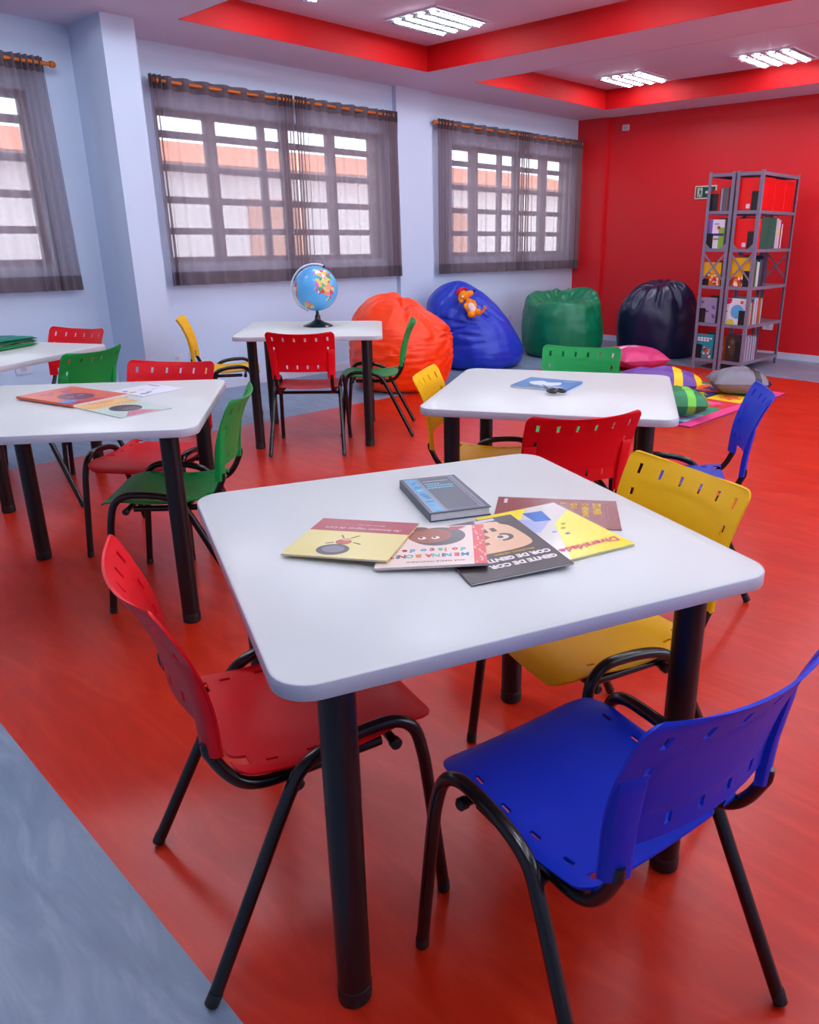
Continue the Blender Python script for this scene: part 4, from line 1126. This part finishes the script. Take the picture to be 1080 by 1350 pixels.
# yellow and wine red picture book (top of the cover points to the viewer)
t = tbook('yellow picture book with a wine red band, leftmost of the books on the foreground table', (-1.180, .905), 209.5, .222, .207, .004, Z + .0094, (222, 212, 140), tilt=(0, R(2.0)), group='picture books on the foreground table')
art(t, R2(-.111, -.1035, .111, -.034), (160, 62, 74))
text_on(t, 'As bonecas negras de Lara', .0155, (226, 214, 206), -.088, -.056, .0043, shear=.25, sx=1.02)
text_on(t, 'Mauricio e Ana Rosa', .0075, (226, 214, 206), -.045, -.076, .0043)
art(t, D2(.016, .066, .034, .028, 26), (56, 54, 66)); art(t, D2(.016, .064, .024, .018, 20), (112, 110, 124), .0003)
art(t, D2(.010, .024, .017, .014, 16), (176, 78, 60), .0003); art(t, D2(.008, .012, .009, .008, 14), (206, 150, 110), .00035)
for q in ([(-.03, .03), (-.012, .024), (-.012, .027), (-.03, .034)], [(.03, .028), (.045, .036), (.044, .039), (.028, .031)], [(.0, .004), (-.012, -.012), (-.009, -.013), (.003, .002)], [(.016, .004), (.026, -.012), (.029, -.011), (.019, .005)]): art(t, q, (96, 60, 60), .0003)
# cream picture book with a girl's face
t = tbook('cream picture book with a girl and a red dotted spine band on the foreground table', (-1.031, .990), 224.5, .215, .206, .005, Z + .0092, (228, 208, 196), tilt=(0, R(2.4)), group='picture books on the foreground table')
art(t, R2(-.1075, -.103, -.083, .103), (206, 54, 52))
rnd = random.Random(2)
for k in range(26): art(t, D2(-.1055 + .020*rnd.random(), -.098 + .196*(k + .5)/26, .0024, None, 8), (236, 206, 200), .0003)
for x0, col_, ch in ((-.076, (0, 150, 170), 'MENINA'), ): pass
LC = [(30, 150, 180), (206, 70, 60), (70, 160, 190), (150, 60, 50), (80, 190, 180), (206, 60, 80), (20, 130, 190), (206, 120, 60), (90, 180, 160), (130, 50, 60)]
def letters(t, s, x, y, size, z, sx=1.0, k0=0):
    for k, ch in enumerate(s):
        if ch != ' ': text_on(t, ch, size, LC[(k + k0) % len(LC)], x, y, z, sx=sx, bold=.0009)
        x += size * sx * (.72 if ch not in 'IlMmi' else (.90 if ch in 'Mm' else .38)) if ch != ' ' else size * .3
letters(t, 'MENINA BONITA', -.074, .047, .021, .0053)
letters(t, 'do laço de fita', -.068, .020, .022, .0053, k0=4)
text_on(t, 'ANA MARIA MACHADO', .0085, (96, 80, 84), -.066, .080, .0053, sx=1.25)
art(t, D2(-.012, -.046, .056, .050, 30), (60, 52, 62)); art(t, D2(.006, -.050, .045, .040, 28), (146, 78, 52), .0003)
art(t, D2(.030, -.090, .020, .012, 16), (110, 50, 40), .0003); art(t, [(-.06, -.085), (-.03, -.07), (-.035, -.098), (-.07, -.098)], (150, 40, 44), .0003)
for cx in (-.006, .022): art(t, D2(cx, -.038, .0085, .007, 14), (236, 232, 226), .0004); art(t, D2(cx + .002, -.040, .004, None, 10), (30, 22, 22), .0005)
art(t, D2(.01, -.022, .004, .003, 10), (110, 54, 40), .0004)
# dark brown book with a big face
t = tbook('dark brown picture book with a big pale face, nearest on the foreground table', (-.945, 1.078), 245.5, .213, .285, .004, Z + .0066, (44, 34, 36), rough=.36, tilt=(R(-.4), R(2.0)), group='picture books on the foreground table')
z_ = .0043
text_on(t, 'GENTE DE COR', .0205, (230, 224, 222), -.095, .088, z_, sx=.98, bold=.0012)
text_on(t, 'COR DE GENTE', .0205, (230, 224, 222), -.095, .061, z_, sx=.98, bold=.0012)
text_on(t, 'MAURICIO NEGRO', .0095, (206, 160, 20), -.070, .043, z_, sx=1.1, bold=.0003)
face = [(-.085, .005), (-.07, .025), (-.03, .034), (.02, .034), (.065, .026), (.092, .006), (.098, -.03), (.096, -.075), (.09, -.12), (-.045, -.12), (-.062, -.10), (-.075, -.085), (-.082, -.05)]
art(t, [(p.x, p.y) for p in catmull([(x, y, 0) for x, y in face], 4, closed=True)], (222, 180, 142), .0002)
for cx in (-.035, .055):
    art(t, D2(cx - .002, -.032, .023, .020, 16, 70, 270), (40, 30, 30), .0003); art(t, D2(cx, -.032, .015, .012, 16), (228, 206, 190), .0004); art(t, D2(cx + .003, -.034, .007, None, 12), (34, 26, 26), .0005)
art(t, R2(.002, -.018, .020, -.006), (40, 28, 28), .0003)
art(t, [(-.004, -.062), (.028, -.062), (.04, -.035), (.015, -.028), (-.012, -.040)], (110, 60, 52), .0003)
art(t, [(.0, -.105), (.06, -.105), (.066, -.086), (.0, -.082)], (60, 30, 32), .0003); art(t, [(.006, -.098), (.058, -.098), (.06, -.090), (.006, -.088)], (226, 214, 206), .0004)
for k in range(2): art(t, R2(-.040 + .02*k, -.086, -.028 + .02*k, -.066), (44, 32, 32), .0003)
art(t, [(-.06, -.137), (-.015, -.137), (-.012, -.122), (-.06, -.125)], (196, 194, 200), .0003)
# yellow and white book
t = tbook('glossy yellow and white booklet with pink title on the foreground table', (-.915, 1.235), 253, .216, .285, .004, Z + .0032, (238, 220, 20), rough=.24, tilt=(R(-.55), 0), group='picture books on the foreground table')
art(t, [(-.108, -.1425), (-.03, -.1425), (.04, -.07), (.108, -.07), (.108, .10), (.108, .1425), (.055, .1425), (-.03, -.03), (-.108, -.09)], (214, 214, 206), .0002, .14)
art(t, [(-.03, -.05), (.05, -.10), (.09, -.03), (.03, .0)], (176, 188, 222), .0003, .14)
for q in ([(-.05, -.11), (0, -.115), (.004, -.06), (-.035, -.05)], [(.07, -.125), (.104, -.128), (.104, -.085), (.075, -.09)], [(.085, -.06), (.106, -.06), (.106, -.02), (.09, -.025)]): art(t, q, (56, 120, 196), .0004, .14)
art(t, [(.06, -.14), (.106, -.14), (.106, -.128), (.07, -.124)], (238, 220, 20), .0005, .14)
for k, (x, y) in enumerate(((.0, .01), (-.03, .0), (-.045, -.02), (-.02, .03))): art(t, D2(x, y, .006, .004, 8), [(96, 150, 200), (206, 120, 60), (110, 170, 110), (90, 110, 160)][k], .0005, .14)
text_on(t, 'Diversidade', .031, (206, 40, 110), -.098, .092, .0045, sx=1.0, bold=.0006, shear=.12)
# brown book at the back
t = tbook('shiny reddish brown book under the yellow booklet on the foreground table', (-.985, 1.345), 216.5, .284, .190, .0025, Z, (124, 48, 42), rough=.24, group='picture books on the foreground table')
for k, (s_, x_) in enumerate((('ZUMBI', -.075), ('O MENINO', -.05), ('QUE', -.025), ('E', 0.0))):
    text_on(t, s_, .026 if k == 0 else .019, (222, 180, 20), x_ - .01, -.070 + (.0 if k == 0 else .002), .0028, rz=PI/2, bold=.0008)
art(t, R2(.118, -.082, .126, -.052), (210, 190, 186))
for k in range(3): art(t, R2(-.118 + .008*k, -.055, -.1165 + .008*k, .035), (150, 90, 84))
# thick dark blue book
t = tbook('thick dark blue grey book with a turquoise stripe, at the back of the foreground table', (-1.237, 1.226), 153.2 + 90, .146, .262, .021, Z, (52, 60, 78), rough=.35, group='picture books on the foreground table', spine='right')
art(t, R2(.036, -.124, .062, .124), (70, 150, 190))
rnd = random.Random(8)
for k in range(14): yy = -.12 + .24*rnd.random(); art(t, R2(.037 + .01*rnd.random(), yy, .05 + .011*rnd.random(), yy + .004 + .010*rnd.random()), rnd.choice([(40, 110, 160), (110, 190, 210), (60, 130, 170), (30, 90, 140)]), .0003)
for x in (.034, .030, .0635, -.058, -.062, -.052): art(t, R2(x - .0006, -.124, x + .0006, .124), (176, 182, 196), .0003)
for y in (.114, .120, -.120): art(t, R2(-.060, y - .0006, .030, y + .0006), (150, 156, 172), .0003)
rnd = random.Random(4)
for r_, (yy, n_, x0) in enumerate(((-.046, 9, -.040), (-.062, 9, -.044), (-.078, 5, -.014))):
    x = x0
    for k in range(n_):
        w_ = .004 + .003*rnd.random()
        art(t, R2(x, yy, x + w_, yy + .008), (90, 190, 214), .0003); art(t, R2(x + w_*.35, yy + .002, x + w_*.65, yy + .0045), (52, 60, 78), .0004); x += w_ + .0022
for k in range(12): art(t, R2(-.042 + .0055*k, -.097, -.042 + .0055*k + .004, -.093), (190, 194, 204), .0003)
# left table
t = tbook('orange picture book with a violet face on the left table', (-3.157, 1.095), 90 + 15.5, .24, .335, .010, Z + .0038, (214, 92, 56), group='picture books on the left table')
art(t, D2(-.01, -.035, .06, .075, 24), (110, 50, 84)); art(t, D2(-.09, -.1, .03, .028, 16), (70, 140, 220)); art(t, [(-.118, -.165), (.0, -.165), (.06, -.15), (-.05, -.13), (-.118, -.08)], (170, 40, 66), .00015)
for x, y in ((-.03, -.03), (.012, -.03)): art(t, D2(x, y, .011, .007, 12), (240, 214, 210), .0003); art(t, D2(x, y, .005, None, 10), (50, 20, 40), .0004)
for k, (x, y) in enumerate(((-.06, .09), (-.02, .1), (.03, .095), (-.05, .06), (.02, .065), (.06, .1))): art(t, [(x - .014, y), (x + .008, y - .006), (x + .016, y + .012), (x - .004, y + .018)], (130, 60, 150), .0003)
t = tbook('pale green and amber picture book lying nearest on the left table', (-2.885, 1.145), 90 + 8, .205, .40, .0035, Z, (196, 214, 200), group='picture books on the left table')
art(t, R2(-.1025, .0, .1025, .2), (232, 190, 116)); art(t, D2(.0, -.065, .055, .062, 22), (56, 50, 52)); art(t, D2(.01, -.085, .03, .03, 16), (120, 90, 76), .0003); art(t, [(-.08, -.198), (.06, -.198), (.02, -.13), (-.03, -.13)], (206, 120, 136)); art(t, D2(0, .11, .055, .04, 20), (222, 160, 80), .0003)
for k in range(14): art(t, D2(-.095 + .0145*k, .035, .0032, None, 8), (150, 40, 40), .0003)
art(t, R2(-.08, .165, -.02, .185), (90, 140, 90), .0003); art(t, R2(.02, .17, .08, .19), (206, 110, 90), .0003)
t = tbook('white picture book half under the orange one on the left table', (-3.085, 1.345), 90 + 12, .20, .20, .003, Z - .0003, (228, 230, 238), group='picture books on the left table')
t.location.z = Z; t.location.x, t.location.y = -3.11, 1.372
for (x, y, a_, b_, c_) in ((-.07, .0, .016, .012, (210, 170, 60)), (-.06, -.06, .02, .012, (70, 150, 90)), (-.03, -.05, .012, .01, (60, 90, 170)), (-.075, .04, .01, .012, (160, 60, 80)), (.075, .06, .006, .04, (150, 60, 80))): art(t, D2(x, y, a_, b_, 14), c_)
for x0_, y0_ in ((-.01, -.02), (.02, .0), (-.03, .02)): art(t, R2(x0_, y0_, x0_ + .03, y0_ + .003), (120, 130, 150))
# second table
t = tbook('blue picture book on the second table', (-1.988, 2.607), 90 - 74 + 90 + 90, .245, .225, .009, Z, (40, 120, 180), group=None)
art(t, [(p.x, p.y) for p in catmull([(-.06, .02, 0), (-.02, .06, 0), (.04, .05, 0), (.08, .0, 0), (.04, -.05, 0), (.0, -.02, 0), (-.05, -.04, 0)], 4, closed=True)], (206, 214, 228)); art(t, D2(.03, .07, .03, .018, 14), (70, 80, 110), .0003); art(t, D2(-.07, .075, .03, .016, 14), (150, 190, 220), .0003); art(t, D2(-.08, -.07, .03, .02, 14), (96, 150, 200), .0003)
t = thing('scissors', 'black handled scissors lying on the blue book of the second table', 'scissors', (-1.895, 2.51, Z + .0095), R(150))
for s in (-1, 1):
    rg = [(.028*math.cos(q*2*PI/16) - .062, s*.020 + .015*math.sin(q*2*PI/16), .004) for q in range(16)]
    m = MB(); m.tube(rg, .0052, 8, closed=True); m.tube([(-.035, s*.014, .004), (-.01, 0, .004)], .005, 8); m.build('handle', M_cap, t)
    m = MB(); m.poly([(-.012, -.006), (.0, -.007), (.085, s*.004), (.0, .007), (-.012, .006)], .001 + (s > 0)*.0025, .003 + (s > 0)*.0025); m.build('blade', M_refl, t, smooth=False)
m = MB(); m.tube([(0, 0, .0005), (0, 0, .007)], .0035, 10); m.build('pivot', M_refl, t)

# folded green cloth on the far left table
t = thing('folded_cloth', 'folded green cloth with a printed patch on the far left table', 'cloth', (-4.955, 1.31, TZ), R(122))
CLM = [mat('green_cloth', (0, 128, 78), .8, bump=.2, bscale=120), mat('bright_green_cloth', (0, 160, 84), .8, bump=.2, bscale=120), mat('white_cloth_trim', (206, 214, 214), .8), mat('teal_cloth', (0, 106, 98), .8, bump=.2, bscale=120)]
zz = 0.0006
for k, (th, cm, ins) in enumerate(((.018, 1, 0), (.005, 2, .006), (.007, 0, .01), (.005, 2, .008), (.012, 1, .004), (.018, 3, .0))):
    m = MB(); vs = []; fs = []; n = 24; mm_ = 14
    for s in (1, -1):
        o0 = len(vs)
        for i in range(n + 1):
            for j in range(mm_ + 1):
                u = -1 + 2*i/n; v = -1 + 2*j/mm_
                e = (max(1 - abs(u)**14, 0) * max(1 - abs(v)**14, 0))**.3
                sag = .010 * sm(.4, 1, u) * (k / 5) + .006 * fbm(u*1.5 + k, v*1.5, 2) * (s > 0)
                vs.append(((.21 - ins) * u * (1 + .02*fbm(v, k, 1)), (.165 - ins) * v * (1 + .02*fbm(u, k, 4)), zz + th/2 + s*th/2*e - sag*(k > 0)))
        for i in range(n):
            for j in range(mm_):
                a = o0 + i*(mm_+1) + j; q = (a, a + mm_ + 1, a + mm_ + 2, a + 1); fs.append(q if s > 0 else q[::-1])
    m.add(vs, fs); ob = m.build('fold', CLM[cm], t, angle=180); zz += th - .0012
m = MB()
for pts, mi in ((D2(-.10, .0, .075, .07, 20), 0), (D2(-.13, .02, .03, .03, 12), 1), (D2(-.07, -.02, .035, .03, 12), 2), (D2(-.10, .045, .03, .018, 12), 3)): m.poly(pts, zz + .0022 + .0003*mi, zz + .0026 + .0003*mi, mi)
m.build('printed_patch', [flat((206, 206, 190), .8), flat((206, 90, 110), .8), flat((222, 170, 90), .8), flat((60, 120, 60), .8)], t, smooth=False)

# ------------------------------------------------------------------ plush toy on the blue bean bag
PT = thing('plush_toy', 'orange plush toy animal with a red cap lying on the blue bean bag', 'toy', (-5.566, 5.965, .648))
M_pl_o = mat('orange_plush', (238, 140, 20), .9, var=.08, scale=40, bump=.4, bscale=160)
M_pl_w = mat('cream_plush', (236, 222, 214), .9, bump=.4, bscale=160)
M_pl_r = mat('red_felt', (206, 20, 70), .85, bump=.2, bscale=160)
mbd = bpy.data.metaballs.new('plush_body'); mbd.resolution = .012; mbd.render_resolution = .012; mbd.threshold = .3
def ball(co, r, sc=(1, 1, 1)):
    e = mbd.elements.new(type='ELLIPSOID'); e.co = co; e.radius = r; e.size_x, e.size_y, e.size_z = sc
# local: x = to the right, y = away, z = up
for co, r, sc in (((.0, 0, .0), .16, (.62, .55, .95)), ((.012, -.005, .085), .10, (.7, .7, .7)), ((-.02, -.005, .20), .15, (.68, .62, .62)), ((.055, -.015, .185), .10, (.75, .6, .55)), ((-.075, -.01, .165), .07, (.6, .5, 1.0)), ((.05, -.03, -.075), .09, (.75, .7, .6)), ((-.03, -.05, -.08), .09, (.7, .75, .6)), ((-.05, -.04, .045), .06, (.6, .7, 1.1)), ((.06, -.03, .04), .06, (.6, .7, 1.1))):
    ball(co, r, sc)
mo = bpy.data.objects.new('plush_body', mbd); COL.objects.link(mo); bpy.context.view_layer.update()
pme = bpy.data.meshes.new_from_object(mo.evaluated_get(bpy.context.evaluated_depsgraph_get()))
bpy.data.objects.remove(mo); bpy.data.metaballs.remove(mbd)
pme.materials.clear(); pme.materials.append(M_pl_o); pme.shade_smooth()
share(pme, 'body', PT)
m = MB(); m.ellipsoid((.012, -.058, -.005), (.042, .022, .066), 0, 18, 12); m.build('belly_patch', M_pl_w, PT, angle=180)
m = MB(); m.ellipsoid((.122, -.02, .190), (.018, .016, .015), 0, 14, 10); m.build('nose', M_cap, PT, angle=180)
for dx, dy in ((.035, -.075), (.062, .03)):
    m = MB(); m.ellipsoid((dx, dy, .222), (.010, .008, .014), 0, 12, 8); m.build('eye', M_cap, PT, angle=180)
m = MB(); m.ellipsoid((-.035, -.072, .165), (.016, .01, .014), 0, 12, 8); m.build('cheek', M_pl_w, PT, angle=180)
m = MB(); m.lathe([(.066, 0), (.07, .006), (.066, .02), (.055, .04), (.035, .054), (.012, .06), (.001, .061)], 22, mtx=Matrix.Translation((-.03, 0, .250)) @ Matrix.Rotation(R(-22), 4, 'Y')); m.rbox((.0, -.04, .0), (.075, .04, .006), .02, mtx=Matrix.Translation((-.02, 0, .258)) @ Matrix.Rotation(R(-8), 4, 'Y')); m.build('cap', M_pl_r, PT)
m = MB(); m.tube(catmull([(.04, .03, -.09), (.10, .02, -.085), (.14, 0, -.07), (.165, -.01, -.05)], 5), [.016]*10 + [.02]*4 + [.024, .02], 10); m.build('tail', M_pl_o, PT)
PT.rotation_euler = (R(-28), R(-26), R(42.8)); PT.scale = (.86, .86, .86)
# let it down onto the bag
bpy.context.view_layer.update()
